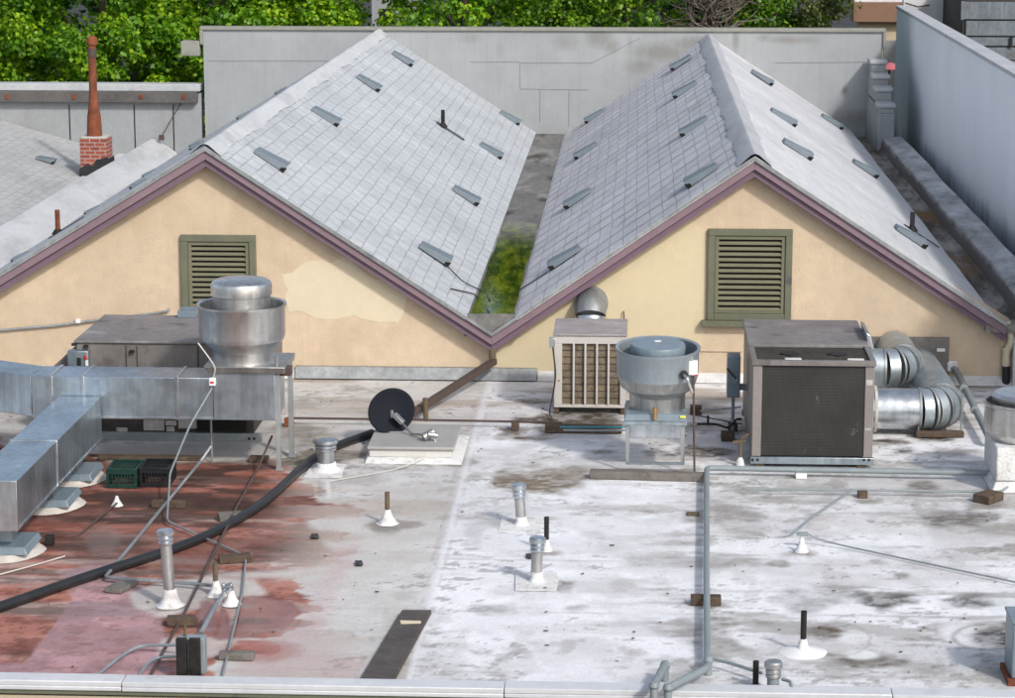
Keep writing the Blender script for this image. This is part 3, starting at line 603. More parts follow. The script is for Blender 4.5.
# leaf litter and wires in the valley
tag(MB().tube([YP(440,264,0) if 0 else PL(444,266,p1,n1)+n1*.03, PL(462,283,p1,n1)+n1*.02, PL(483,293,p1,n1)+n1*.02, Z(490,300,zg+.03)], .008, 6, bend=.1).build('cable', M['black_rubber']), 'thin dark cable running down the shingles from the lowest left gable vent into the pond', 'cable')
tag(MB().tube([PL(450,290,p1,n1)+n1*.02, PL(473,295,p1,n1)+n1*.02, PL(482,304,p1,n1)+n1*.02, Z(489,312,zg+.03)], .009, 6, bend=.05).build('cable', M['black_rubber']), 'bent dark cable lying on shingles at the lower end of the pond', 'cable')
tag(MB().tube([PL(548,274,p2,n2)+n2*.02, PL(530,285,p2,n2)+n2*.02, PL(519,292,p2,n2)+n2*.02], .008, 6).build('cable', M['black_rubber']), 'short dark cable below the lowest vent of the dusty grey slope', 'cable')
# ================================================================== curbs, parapets, side walls
def curb(name, label, prof, y0, y1, m, cat='parapet', n=90, amp=.005, smooth=True):
    mb = MB(); rows = []
    for i in range(n+1):
        y = y0+(y1-y0)*i/n; r_ = []
        for k, (x, z) in enumerate(prof):
            a_ = amp if 0 < k < len(prof)-1 else 0
            r_.append(mb.bm.verts.new((x+a_*(math.sin(y*.9+k)+.5*math.sin(y*1.9+k*3)), y, z+a_*(math.sin(y*.7+k*.4)+.5*math.sin(y*1.6+k*1.4)))))
        rows.append(r_)
    for a, b_ in zip(rows, rows[1:]):
        for k in range(len(prof)-1): mb.bm.faces.new((a[k], a[k+1], b_[k+1], b_[k]))
    mb.bm.faces.new(rows[0]); mb.bm.faces.new(rows[-1][::-1])
    return tag(mb.build(name, m, smooth=smooth), label, cat)
curb('parapet', 'low rounded parapet wrapped in white membrane beside the brick chimney', [(-9.62, -5), (-9.62, .34), (-9.66, .40), (-9.82, .51), (-10.02, .625), (-10.12, .67), (-10.20, .68), (-10.26, .63), (-10.27, .1), (-10.27, -5)], YW-.02, YB-.01, M['curb_white'])
cw = curb('parapet', 'soiled membrane covered parapet running along the foot of the tall pale blue wall', [(4.78, -5), (4.79, .80), (4.825, 1.06), (4.85, 1.085), (5.20, 1.115), (5.23, 1.06), (5.24, -5)], YW-.02, 49.4, M['curb_soiled'], amp=.010, smooth=False)
MB().prism([(4.36, YF+.02, zE-.04), (4.50, YF+.02, .815), (4.64, YF+.02, .80), (4.76, YF+.02, .815), (4.799, YF+.02, .86), (4.799, YF+.02, .70), (4.36, YF+.02, .70)], (0, YB-YF-.02, 0)).build('side_gutter', M['gutter_dirty'], gb)
# stepped parapet
sp = thing('stepped_parapet', 'grey stepped masonry parapet in the far corner beside the tall pale wall', 'parapet', (5.0, 50.6, 0))
MB().box(4.74, 5.06, 49.4, YB-.005, -5, 1.55).build('masonry', M['conc'], sp, bev=.02)
for k, (y0, z) in enumerate([(49.4, 1.72), (50.0, 1.98), (50.65, 2.18), (51.3, 2.42)]):
    MB().box(4.755, 5.045, y0+.01, YB-.005, 1.55+k*.002 if k == 0 else z-.28, z-.06).build('step', M['conc'], sp, bev=.015)
    MB().box(4.72, 5.08, y0-.02, min(y0+.60, YB-.005), z-.06, z+.02).build('step_cap', M['cap_light'], sp, bev=.02)
# back wall
bw = thing('back_wall', 'long grey stained parapet wall with olive coping across the back of both gables', 'wall', (-2, YB, -5))
a = YP(203, 30, YB); b_ = YP(883, 32, YB); zt = a.z
m, nt, b = newmat('back_wall_panels'); g = NT(nt); p = g.pos()
c = g.mix(1.0, (.33,.345,.35), g.ramp(g.noise(p, .7, 6, .65), [(.3, .86), (.7, 1.1)]), 'MULTIPLY')
c = g.mix(1.0, c, g.ramp(g.noise(g.mapping(p, (6, 1, .35)), 2, 5, .7), [(.5, 1.0), (.78, .88)]), 'MULTIPLY')
bl = []
for x_, y_, rx_, ry_, a_ in [(600,38,14,10,1.2),(612,46,10,8,1),(566,42,16,10,.7),(660,52,34,9,1.1),(690,44,24,8,1.1),(640,66,18,9,.9),(736,40,4,12,1.1),(790,40,30,4,.9),(765,38,10,4,.8),(845,90,4,5,1.0),(470,38,12,6,.7),(855,118,26,9,1.0),(500,48,6,12,.5),(630,48,4,14,.6)]:
    q_ = YP(x_, y_, YB); k_ = YB/2548; bl.append((q_.x, q_.z, rx_*k_*1.3, ry_*k_*1.4, a_))
c = g.mix(g.math('MULTIPLY', blobs(g, p, bl, (.2, .95)), .6), c, (.19,.18,.16))
g.l(c, b.inputs['Base Color']); b.inputs['Roughness'].default_value = .85; g.bump(g.noise(p, 3, 5), .4, .02, b); M['backwall'] = m
mbox(a.x, b_.x, YB, YB+.25, -5, zt).build('wall', M['backwall'], bw)
MB().box(a.x-.07, b_.x+.06, YB-.05, YB+.3, zt, zt+.07).box(a.x-.07, a.x+.0-.003, YB-.05, YB+.3, zt-.30, zt-.002).box(b_.x+.003, b_.x+.06, YB-.05, YB+.3, zt-.35, zt-.002).build('coping', M['cap_grey'], bw, bev=.012)
e = YP(181, 41, YB); f_ = YP(203, 56, YB)
MB().box(e.x, a.x-.075, YB-.05, YB+.3, f_.z, e.z).build('ledge', M['cap_grey'], bw, bev=.015)
sm_ = MB()
def wl(x0, y0, x1, y1, r_=.006):
    sm_.ebox(YP(x0, y0, YB-.004), YP(x1, y1, YB-.004), .006, .010, (0, 1, 0))
for s_ in [(207,61,330,61),(470,62,520,62),(520,63,592,63),(520,63,520,89),(520,89,588,90),(540,90,540,122),(569,90,569,126),(592,63,640,38),(775,63,875,62)]: wl(*s_)
sm_.build('panel_seam', surf('seam_dark', (.235,.24,.24), .9), bw)
# left neighbour: back wall with timber, roof, chimney
lw = thing('parapet_wall', 'lower grey panelled wall at left with pale cap and old timber beam along its top', 'wall', (-12, YB, -5))
xr = a.x-.08; zc0 = YP(100, 84, YB-.1).z
mbox(-17, xr, YB+.02, YB+.3, -5, zc0-.2).build('wall', M['conc'], lw)
mbox(-17, xr, YB-.12, YB+.35, zc0-.15, zc0).build('cap', M['cap_light'], lw, bev=.015)
mbox(-17, xr-.06, YB-.16, YB+.018, zc0-.39, zc0-.155).build('timber_beam', M['timber_old'], lw, bev=.015)
for px_ in (7, 74, 141, 184): c_ = YP(px_, 97, YB-.17); mbox(c_.x-.045, c_.x+.045, YB-.175, YB-.162, c_.z-.05, c_.z+.05).build('bolt_plate', M['rust'], lw, bev=.01)
q = MB()
for px_ in (69, 134, 173): c_ = YP(px_, 105, YB); q.box(c_.x-.01, c_.x+.01, YB+.008, YB+.019, -.5, c_.z)
q.build('panel_seam', M['black_void'], lw)
tag(MB().tube([YP(162,136,YB-.1), YP(175,113,YB-.1), YP(182,102,YB-.02)], .012, 6).build('cable', M['brown_pipe']), 'thin dark wire slanting down the lower grey panelled wall', 'cable')
tag(MB().box(*[v for v in (YP(159,136,YB-.2).x, YP(164,136,YB-.2).x)], YB-.25, YB-.17, YP(160,140,YB-.2).z, YP(160,135,YB-.2).z).build('junction_box', M['brown_pipe'], bev=.005), 'tiny rusty box at the foot of the slanting wire on the lower grey wall', 'junction box')
nbz = thing('neighbour_roof', 'pale shingled roof of the neighbouring building at the far left', 'roof', (-13, 42, -5))
pa = YP(0, 120, YB); pb = YP(80, 143, YB); mN = (pa.z-pb.z)/(pb.x-pa.x)
gb_keep = gb; gb = nbz
zz = lambda x: pb.z-(x-pb.x)*mN
s5, p5, n5 = slope('roof_slope', -19, zz(-19), -10.26, zz(-10.26), M['sh_nb'], y0=28, y1=YB+.01, seed=6)
mbox(-19, -10.28, 28.1, YB, -5, -.2).build('wall', M['stucco_wall'], nbz)
roof_vent(46, 161, s5, p5, n5, 1, .8)
MB().prism([(-10.75, 40, zz(-10.75)+.02), (-10.27, 40, zz(-10.27)+.16), (-10.27, YB, zz(-10.27)+.16), (-10.9, YB, zz(-10.9)+.02)], (0, 0, -.02)).build('flashing', M['curb_white'], nbz)
gb = gb_keep
# chimney
m, nt, b = newmat('chimney_brick'); g = NT(nt); p = g.pos(); sx = g.n('ShaderNodeSeparateXYZ'); g.l(p, sx.inputs[0]); cx_ = g.n('ShaderNodeCombineXYZ'); g.l(g.math('ADD', sx.outputs[0], sx.outputs[1]), cx_.inputs[0]); g.l(sx.outputs[2], cx_.inputs[1])
br = g.n('ShaderNodeTexBrick'); g.l(cx_.outputs[0], br.inputs['Vector']); br.inputs['Scale'].default_value = 1; br.inputs['Brick Width'].default_value = .2; br.inputs['Row Height'].default_value = .078; br.inputs['Mortar Size'].default_value = .008
br.inputs['Color1'].default_value = (.25,.05,.035,1); br.inputs['Color2'].default_value = (.34,.09,.055,1); br.inputs['Mortar'].default_value = (.40,.36,.31,1)
g.l(g.mix(1.0, br.outputs['Color'], g.ramp(g.noise(p, 12, 5), [(.3, .8), (.7, 1.15)]), 'MULTIPLY'), b.inputs['Base Color']); b.inputs['Roughness'].default_value = .85; g.bump(g.math('SUBTRACT', 1.0, br.outputs['Fac']), .7, .012, b); M['brick'] = m
cb = XP(97, 178, -10.62); cy = cb.y; s_ = 2548/cy
ch = thing('brick_chimney', 'red brick chimney with a tall rusty flue pipe beside the white rounded parapet', 'chimney', (cb.x, cy, 0))
zt_ = YP(97, 139, cy-.25).z; hw = 14.0/s_
mbox(cb.x-hw, cb.x+hw, cy-.25, cy+.28, -.3, zt_).build('brick_stack', M['brick'], ch, bev=.01)
mbox(cb.x-hw+.02, cb.x+hw-.02, cy-.23, cy+.26, zt_, zt_+.035).build('mortar_crown', M['mastic'], ch, bev=.012)
q = MB(); zb_ = zt_-32/s_
q.prism([(cb.x-hw-.02, cy-.275, zb_-.2), (cb.x+hw+.03, cy-.275, zb_-.15), (cb.x+hw+.03, cy-.275, zb_+.26), (cb.x+.05, cy-.275, zb_+.20), (cb.x-.02, cy-.275, zb_+.08), (cb.x-.12, cy-.275, zb_+.12), (cb.x-hw-.02, cy-.275, zb_+.02)], (0, .022, 0))
q.box(cb.x+hw+.002, cb.x+hw+.03, cy-.25, cy+.3, zb_-.3, zb_+.22)
q.build('flashing', M['black_rubber'], ch, bev=.008)
zt2 = YP(95, 46, cy).z; fx = cb.x-.02
MB().lathe([(.145, zt_), (.15, zt_+.08), (.135, zt_+.40), (.095, zt_+.66), (.078, zt_+.95), (.078, zt2)], (fx, cy, 0), 20).build('flue_pipe', M['rust'], ch)
MB().lathe([(.09, zt2-.22), (.092, zt2-.08), (.092, zt2-.05)], (fx, cy, 0), 20).build('collar', M['brown_pipe'], ch)
MB().lathe([(.075, zt2), (.10, zt2+.03), (.10, zt2+.15), (.04, zt2+.2), (0, zt2+.2)], (fx+.01, cy, 0), 16, wob=.05).tube([(fx-.09, cy, zt2+.08), (fx-.03, cy, zt2+.12)], .05, 10).build('flue_cap', M['rust'], ch)
# tall side building
sb_ = thing('side_building', 'tall plain pale blue grey wall of the building at the right edge', 'building', (7, 42, -5))
m, nt, b = newmat('pale_blue_render'); g = NT(nt); p = g.pos(); sx = g.n('ShaderNodeSeparateXYZ'); g.l(p, sx.inputs[0])
c = g.mix(1.0, (.72,.755,.785), g.ramp(g.noise(g.mapping(p, (1, 1, .3)), .8, 6, .6), [(.3, .93), (.7, 1.05)]), 'MULTIPLY')
hgt = g.math('ADD', sx.outputs[2], g.math('MULTIPLY', g.noise(g.mapping(p, (1, 1.1, .3)), 1.0, 6, .7), -1.5))
c = g.mix(g.ramp(g.math('MULTIPLY', g.math('ADD', hgt, 1.0), .5), [(.34, .9), (.48, .35), (.66, 0.0)]), c, (.15,.155,.16))
g.l(c, b.inputs['Base Color']); b.inputs['Roughness'].default_value = .8; g.bump(g.noise(p, 14, 4), .3, .006, b); M['blue_wall'] = m
MB().box(5.6, 5.85, 28.0, 54.9, -5, 3.28).build('wall', M['blue_wall'], sb_)
MB().box(5.85, 7.2, 28.0, 54.9, -5, 1.2).build('roof', M['curb_white'], sb_)
MB().box(5.575, 5.89, 27.96, 54.95, 3.28, 3.345).build('coping', M['cap_light'], sb_, bev=.012)
# ---- far buildings
fbk = thing('far_building', 'tan building with a wide brown metal fascia beyond the end of the back wall', 'building', (6.5, 72, -5))
c0 = YP(856, 22, 72); c1 = YP(856, 2, 72)
mbox(c0.x+.1, c0.x+8, 72.1, 73, -5, c0.z+.05).build('wall', M['tan_wall'], fbk); mbox(c0.x-.1, c0.x+8, 71.8, 73, c0.z, c1.z).build('fascia', M['brown_metal'], fbk, bev=.02)
mbox(c0.x-.05, c0.x+8, 72, 73, c1.z+.002, c1.z+.9).build('upper_wall', M['plaster_white'], fbk)
tag(mbox(YP(884,42,64).x, YP(899,42,64).x+1.5, 64, 64.2, -5, YP(890,41,64).z).build('masonry_wall', M['conc']), 'small dark grey wall piece seen in the gap beside the tall pale wall', 'wall')
um = thing('parasol', 'small pink parasol seen in the narrow gap beside the tall pale wall', 'parasol', (YP(890,72,59).x, 59, -5))
c_ = YP(889.5, 68, 59); MB().lathe([(.0, .14), (.18, .08), (.31, -.01), (.30, -.03), (0, .1)], c_, 8, closed=False).build('canopy', M['pink'], um)
MB().tube([(c_.x, 59, -5), (c_.x, 59, c_.z+.2)], .025, 8).build('pole', M['brown_pipe'], um)
pw = thing('white_building', 'white plastered building seen above the tall pale wall', 'building', (9, 64, -5))
c_ = YP(915, 20, 64); mbox(c_.x-.3, YP(966,20,64).x, 64, 64.3, -5, 6).build('wall', M['plaster_white'], pw)
MB().tube([YP(905,3,63.9), YP(918,7,63.9), YP(930,5,63.9)], .02, 6).build('pipe', M['brown_pipe'], pw)
gc = thing('clad_building', 'building clad in weathered grey metal strips at the top right corner', 'building', (10, 60, -5))
x0_ = YP(961, 20, 60).x
MB().box(x0_+.05, 14, 60.05, 64, -5, YP(1000,-14,60).z).build('wall', M['taupe_dark'], gc)
for k, (yt, yb, dx) in enumerate([(2,19.5,0),(21,36,.12),(37.5,46,.14),(47.5,60,.6),(61,80,.6)]):
    xx = x0_+dx if k != 2 else x0_+.1
    mbox(xx, 13.9, 59.98+.02*(k%2), 60.04, YP(990,yb,60).z, YP(990,yt,60).z).build('cladding_strip', M['clad'], gc, bev=.01)
mbox(x0_-.02, x0_+.06, 59.9, 59.97, YP(960,20,60).z, YP(960,1,60).z).build('corner_trim', M['clad'], gc, bev=.01)
mbox(x0_+1.15, x0_+1.22, 59.93, 59.97, YP(990,47,60).z, YP(990,37,60).z).build('joint_bar', M['black_iron'], gc)
# ================================================================== trees
def leafmat(name, c0, c1, c2):
    m, nt, b = newmat(name); g = NT(nt); at = g.n('ShaderNodeAttribute'); at.attribute_name = 'tone'
    c = g.ramp(at.outputs['Fac'], [(0, c0), (.5, c1), (1, c2)])
    g.l(c, b.inputs['Base Color']); b.inputs['Roughness'].default_value = .5
    tr = g.n('ShaderNodeBsdfTranslucent'); g.l(g.mix(1.0, c, (1.3, 1.5, .5), 'MULTIPLY'), tr.inputs[0]); mx = g.n('ShaderNodeMixShader'); mx.inputs[0].default_value = .38
    g.l(b.outputs[0], mx.inputs[1]); g.l(tr.outputs[0], mx.inputs[2]); g.l(mx.outputs[0], nt.nodes['Material Output'].inputs[0]); return m
M['leaf_maple'] = leafmat('leaf_maple', (.045,.13,.008), (.15,.33,.012), (.42,.56,.02))
M['leaf_mid'] = leafmat('leaf_mid', (.04,.11,.008), (.12,.26,.012), (.30,.44,.02))
M['leaf_dark'] = leafmat('leaf_dark', (.02,.06,.010), (.045,.12,.015), (.09,.19,.02))
M['leaf_dull'] = leafmat('leaf_dull', (.035,.055,.015), (.075,.11,.02), (.15,.17,.035))
def tree(x, y, top, rx, ry, rz, lm, label, seed, nclump=110, nleaf=75, ls=.15, trunk=.16, group='trees behind the grey back wall', gap=None, name='broadleaf_tree'):
    rg = np.random.RandomState(seed); rnd = random.Random(seed)
    t = thing(name, label, 'tree', (x, y, -5), group); cz = top-rz
    mb = MB(); hub = Vector((x, y, cz-rz*.55))
    mb.tube([(x, y, -5), (x+.1, y+.05, -3), (x-.05, y, -1), hub, (x+.1, y, cz+rz*.5)], trunk, 9, radii=[trunk*1.2, trunk, trunk*.85, trunk*.7, trunk*.2])
    for k in range(9):
        a = k*2.4+rnd.random(); z0 = rnd.uniform(-2, cz); e_ = Vector((x+math.cos(a)*rx*.8, y+math.sin(a)*ry*.8, z0+rnd.uniform(.8, 2)))
        s0 = Vector((x, y, z0)); mb.tube([s0, s0.lerp(e_, .5)+Vector((0, 0, .15)), e_], .05, 6, radii=[trunk*.45, trunk*.25, trunk*.08])
    mb.build('trunk', M['bark'], t)
    # clumps
    d = rg.normal(size=(nclump, 3)); d /= np.linalg.norm(d, axis=1)[:, None]; rad = rg.uniform(.45, 1.0, nclump)**.6
    cc = d*rad[:, None]*np.array([rx, ry, rz])+np.array([x, y, cz]); cc += rg.normal(size=cc.shape)*.12
    if gap is not None:
        keep = ~((np.abs(cc[:, 0]-gap[0]) < gap[1])); cc = cc[keep]; nclump = len(cc)
    cr = rg.uniform(.32, .62, nclump); ct = rg.uniform(-.28, .32, nclump)
    N = nclump*nleaf; ci = np.repeat(np.arange(nclump), nleaf)
    dd = rg.normal(size=(N, 3)); dd /= np.linalg.norm(dd, axis=1)[:, None]; rr = rg.uniform(.35, 1.05, N)
    P = cc[ci]+dd*(rr*cr[ci])[:, None]*np.array([1, 1, .72])
    nrm = dd*.6+rg.normal(size=(N, 3))*.55+np.array([0, 0, .55]); nrm /= np.linalg.norm(nrm, axis=1)[:, None]
    u = np.cross(nrm, rg.normal(size=(N, 3))); u /= np.linalg.norm(u, axis=1)[:, None]; v = np.cross(nrm, u)
    s = ls*rg.uniform(.55, 1.2, N)[:, None]
    tone = np.clip(.48+ct[ci]+rg.normal(size=N)*.17+(rr-.8)*.15, 0, 1)  # random leaf colour, plus painted crown depth
    fold = nrm*s*.12
    Vv = np.stack([P-u*s*.5, P-v*s*.42+fold+u*s*.08, P+u*s*.55, P+v*s*.42+fold+u*s*.08], 1).reshape(-1, 3)-np.array([x, y, -5])
    me = bpy.data.meshes.new('crown'); me.vertices.add(N*4); me.vertices.foreach_set('co', Vv.ravel()); me.loops.add(N*4); me.loops.foreach_set('vertex_index', np.arange(N*4))
    me.polygons.add(N); me.polygons.foreach_set('loop_start', np.arange(0, N*4, 4)); me.update(calc_edges=True)
    a_ = me.attributes.new('tone', 'FLOAT', 'FACE'); a_.data.foreach_set('value', tone.astype(np.float32)); me.materials.append(M[lm])
    o = bpy.data.objects.new('crown', me); COL.objects.link(o); o.parent = t
    return t
TR = [(-15.4,57.0,7.2,2.3,1.8,4.2,'leaf_maple','bright maple at the far left edge above the old timber beam'),
      (-12.2,56.6,7.6,2.2,1.7,4.4,'leaf_maple','bright yellow green maple directly behind the rusty flue pipe'),
      (-9.6,57.4,7.0,1.9,1.8,4.2,'leaf_maple','bright green tree over the left end of the grey back wall'),
      (-7.6,57.8,7.6,1.5,1.7,4.2,'leaf_maple','light green tree left of the pale gap above the left ridge'),
      (-4.0,57.2,7.2,1.7,1.6,4.2,'leaf_maple','light green tree right of the pale gap above the left ridge'),
      (-1.7,57.0,6.8,1.5,1.5,4.2,'leaf_mid','mid green tree above the valley between the gables'),
      (-.35,56.8,7.2,1.45,1.5,4.4,'leaf_mid','dense mid green tree just left of the leafless brown tree'),
      (2.85,57.4,6.6,.62,1.3,4.0,'leaf_mid','small green tree just right of the leafless brown tree'),
      (4.15,58.0,6.4,.55,1.3,4.0,'leaf_dull','dull olive tree beside the building with brown fascia')]
for i, (x, y, tp, rx, ry, rz, lm, lb) in enumerate(TR):
    tree(x, y, tp, rx, ry, rz, lm, lb, 20+i, nclump=int(38*rx*rz/2)+40, nleaf=170, ls=.125 if i < 5 else .10)
for i, x in enumerate([-18, -13.5, -9.9, -3.0, .6, 2.5]):
    tree(x, 63+i%2, 7.5, 2.6 if i < 5 else 1.7, 1.8, 4.8, 'leaf_dark', ['dark tree deepest at the far left behind the maples', 'dark tree behind the rusty flue pipe and the maples', 'dark tree behind the left end of the back wall', 'dark tree filling in behind the valley between the gables', 'dark tree behind the leafless brown tree', 'dark tree behind the dull olive tree'][i], 60+i, nclump=120, nleaf=60, ls=.24, group='dark trees of the second row')
# leafless tree
bt = thing('bare_tree', 'leafless tangled brown tree between green crowns above the right ridge', 'tree', (1.6, 56, -5))
MB().tube([(1.6, 56, -5), (1.65, 56, -1), (1.6, 56, 3.5), (1.65, 56, 6)], .1, 8, radii=[.16, .12, .07, .02]).build('trunk', M['bark'], bt)
q = MB(); rnd = random.Random(9)
for k in range(560):
    p0 = Vector((1.6+rnd.gauss(0, .25), 56+rnd.gauss(0, .25), rnd.uniform(0, 5))); d = Vector((rnd.gauss(0, 1), rnd.gauss(0, 1)*.7, rnd.uniform(.0, 1.3))).normalized()
    pts = [p0]
    for j in range(4): d = (d+Vector((rnd.gauss(0, .35), rnd.gauss(0, .35), rnd.gauss(0, .3)))).normalized(); pts.append(pts[-1]+d*.25)
    q.tube(pts, .01, 4, caps=False, radii=[.022, .017, .013, .009, .005])
q.build('twigs', M['twig'], bt)
# pale house beyond the gap
ph = thing('pale_house', 'pale house glimpsed through the gap in the trees above the left ridge', 'building', (-7.8, 78, -5))
c_ = YP(391, 12, 78); mbox(c_.x-.6, c_.x+.6, 78, 84, -5, c_.z+2).build('wall', M['conc'], ph); mbox(c_.x-.35, c_.x-.0, 77.96, 77.99, c_.z-.4, c_.z+.1).build('window', M['black_void'], ph)
mbox(c_.x-.8, c_.x+.8, 77.8, 84.2, c_.z+2.003, c_.z+2.2).build('roof', M['taupe'], ph)
# ================================================================== rooftop equipment
def pt(px, py, z=0): return Z(px, py, z)
def rpath(pts, z=.03): return [Z(p[0], p[1], p[2] if len(p) > 2 else z) for p in pts]
# ---- large cabinet unit at left
base = Z(165, 441); yf = base.y
zt = YP(165, 341, yf).z; xl = YP(76, 341, yf).x; xr_ = YP(262, 341, yf).x; yb_ = Z(180, 315.5, zt).y
un = thing('air_handler', 'large taupe air handling cabinet with flat soiled top behind the long metal duct', 'air conditioner', ((xl+xr_)/2, yf+.8, 0))
zm = zt-.35
mbox(xl, xr_, yf, yb_, .42, zt-.03).build('cabinet', M['taupe'], un, bev=.01)
mbox(xl-.02, xr_+.02, yf-.025, yb_+.02, zt-.03, zt).build('top', M['taupe_top'], un, bev=.008)
mbox(xl+.25, xr_-.12, yf+.03, yb_-.05, .09, .42).build('base_section', M['taupe_dark'], un)
for px_ in (126, 137, 198): c_ = YP(px_, 350, yf); mbox(c_.x-.006, c_.x+.006, yf-.006, yf-.001, .45, zt-.06).build('panel_joint', M['taupe_dark'], un)
for px_, py_ in [(74,346),(86,348),(132,353)]: c_ = YP(px_, py_, yf-.02); MB().lathe([(.0, 0), (.03, .005), (.03, .03), (0, .04)], c_-Vector((0,.0,0)), 12).build('knob', M['black_rubber'], un)
MB().prism([(xl-.002, yf+.05, zt-.06), (xl-.002, yf+.05, .55), (xl-.33, yf+.05, .55), (xl-.33, yf+.05, zt-.36)], (0, 1.2, 0)).build('intake_hood', M['taupe'], un, bev=.008)
for a_, b2, c2, d2 in [(143,164,420,431),(165,176,421,426),(166,174,427,432),(178,199,420,429),(116,127,428,432)]:
    p0 = YP(a_, c2, yf); p1_ = YP(b2, d2, yf); mbox(p0.x, p1_.x, yf+.022, yf+.029, p1_.z, p0.z).build('sticker', M['sticker'], un)
for ya_, yb2 in ((yf-.02, yf+.04), (yb_-.06, yb_)): mbox(xl-.02, xr_-.02, ya_, yb2, .0, .10).build('base_rail', M['steel_rail'], un, bev=.006)
for px_ in (249, 254): c_ = YP(px_, 439, yf-.03); mbox(c_.x-.014, c_.x+.014, yf-.024, yf-.021, c_.z-.012, c_.z+.016).build('rail_hole', M['black_void'], un, bev=.004)
mbox(xl+1.35, xr_-.2, yf+.0, yf+.028, .12, .34).build('opening', M['black_void'], un)
c0 = YP(67, 351, yf-.12); c1 = YP(88.5, 372, yf-.12)
ds = thing('disconnect_box', 'grey switch box with red mark on the side of the large cabinet', 'switch box', ((c0.x+c1.x)/2, yf-.06, c1.z))
mbox(c0.x, c1.x, yf-.12, yf-.002, c1.z, c0.z).build('box', M['galv_blue'], ds, bev=.01)
a = YP(77, 357.5, yf-.12); mbox(a.x, a.x+.045, yf-.135, yf-.121, a.z-.09, a.z).build('handle', M['black_rubber'], ds, bev=.004)
a = YP(85.5, 357, yf-.12); mbox(a.x-.015, a.x+.015, yf-.14, yf-.121, a.z-.03, a.z+.02).build('indicator', M['red_plastic'], ds, bev=.008)
mbox(a.x-.0, a.x+.03, yf-.13, yf-.121, a.z-.1, a.z-.035).build('tag', M['white_paint'], ds)
c_ = Z(188, 314, zt+.02); tag(MB().box(c_.x-.1, c_.x+.12, c_.y-.15, c_.y-.13, zt+.001, zt+.08).box(c_.x-.1, c_.x+.12, c_.y+.13, c_.y+.15, zt+.001, zt+.08).box(c_.x-.1, c_.x-.08, c_.y-.13, c_.y+.13, zt+.001, zt+.08).box(c_.x+.1, c_.x+.12, c_.y-.13, c_.y+.13, zt+.001, zt+.08).box(c_.x-.08, c_.x+.1, c_.y-.13, c_.y+.13, zt+.001, zt+.05).build('metal_tray', M['blue_paint'], bev=.004), 'small blue grey open tray with rusty rim on the large cabinet top', 'tray')
# ---- long duct
fo = Z(278, 471); yd = fo.y+.04
zb = YP(150, 418, yd).z; zt = YP(150, 377.5, yd).z; yk = Z(150, 367, zt).y
xa = YP(31, 377, yd).x; xp = YP(213, 377, yd).x; xe = YP(275, 377, yd).x
du = thing('air_duct', 'long horizontal galvanized duct running in front of the large taupe cabinet', 'duct', ((xa+xp)/2, yd+.25, 0))
MB().box(xa, xp, yd, yk, zb, zt).build('duct_section', M['galv'], du, bev=.006)
ob = .42; MB().hexa([(xa-.004, yd, zb), (xa-.004, yk, zb), (xa-2.4, yk+1.3, zb), (xa-2.4, yd+1.3, zb)], [(xa-.004, yd, zt), (xa-.004, yk, zt), (xa-2.4, yk+1.3, zt), (xa-2.4, yd+1.3, zt)]).build('duct_section', M['galv'], du, bev=.006)
for px_ in (51, 83, 177): c_ = YP(px_, 390, yd); mbox(c_.x-.018, c_.x+.018, yd-.014, yk+.014, zb-.014, zt+.014).build('joint_strip', M['galv_bright'], du, bev=.003)
MB().box(xa, xp, yd-.012, yd+.006, zb-.008, zb+.012).build('lower_edge', M['galv_bright'], du)
for px_, r_ in ((211, .013),): c_ = YP(px_, 420, yd+.3); MB().tube([(c_.x, yd+.3, zb), (c_.x, yd+.3, .02)], r_, 8).build('rod', M['steel_rail'], du)
# plenum with fan
zp = YP(240, 364, yd+.1).z
fn = thing('exhaust_fan', 'tall spun aluminium exhaust fan with domed cap standing on the boxy duct end', 'exhaust fan', ((xp+xe)/2, yd+.3, 0))
fx = YP(242.5, 345, yd+.33).x; fy = yd+.33
MB().box(xp+.002, xe, yd-.02, yd+.70, zb-.01, zp-.075).build('plenum', M['galv'], fn, bev=.006)
x0 = YP(203, 365, yd-.06).x; x1 = YP(284, 365, yd-.06).x
MB().hexa([(x0+.06, yd-.05, zp-.075), (x1, yd-.05, zp-.075), (x1, yd+.76, zp-.075), (x0+.06, yd+.76, zp-.075)], [(x0, yd-.07, zp-.0), (x1+.01, yd-.07, zp), (x1+.01, yd+.76, zp), (x0, yd+.76, zp)]).build('base_plate', M['alu_dull'], fn, bev=.008)
def zat(py, y=fy): return YP(242, py, y).z
k = fy/2548
MB().lathe([(.335, zp+.0), (.325, zat(352)), (.34, zat(348)), (.455, zat(338)), (.468, zat(333)), (.468, zat(308)), (.485, zat(305.5)), (.485, zat(303)), (.455, zat(304)), (.44, zat(333)), (.30, zat(345)), (.2, zat(346))], (fx, fy, 0), 64, closed=False).build('wind_band', M['alu'], fn)
MB().lathe([(.0, zp+.05), (.26, zp+.06), (.30, zat(330)), (.312, zat(320)), (.312, zat(293))], (fx, fy, 0), 56, closed=False).build('motor_cover', M['alu_dull'], fn)
MB().lathe([(.31, zat(294)), (.328, zat(294)), (.330, zat(285)), (.318, zat(282)), (.28, zat(279.6)), (.0, zat(277.5))], (fx, fy, 0), 56, closed=False).build('cap', M['alu'], fn)
for x_, y_ in ((xe+.0, yd+.0), (xe+.05, yd+.62)):
    q = MB(); q.box(x_, x_+.05, y_-.02, y_-.012, .02, zp-.09).box(x_+.044, x_+.052, y_-.011, y_+.04, .02, zp-.09); q.box(x_-.01, x_+.08, y_-.05, y_+.05, .003, .02); q.build('leg', M['galv_dull'], fn, bev=.002)
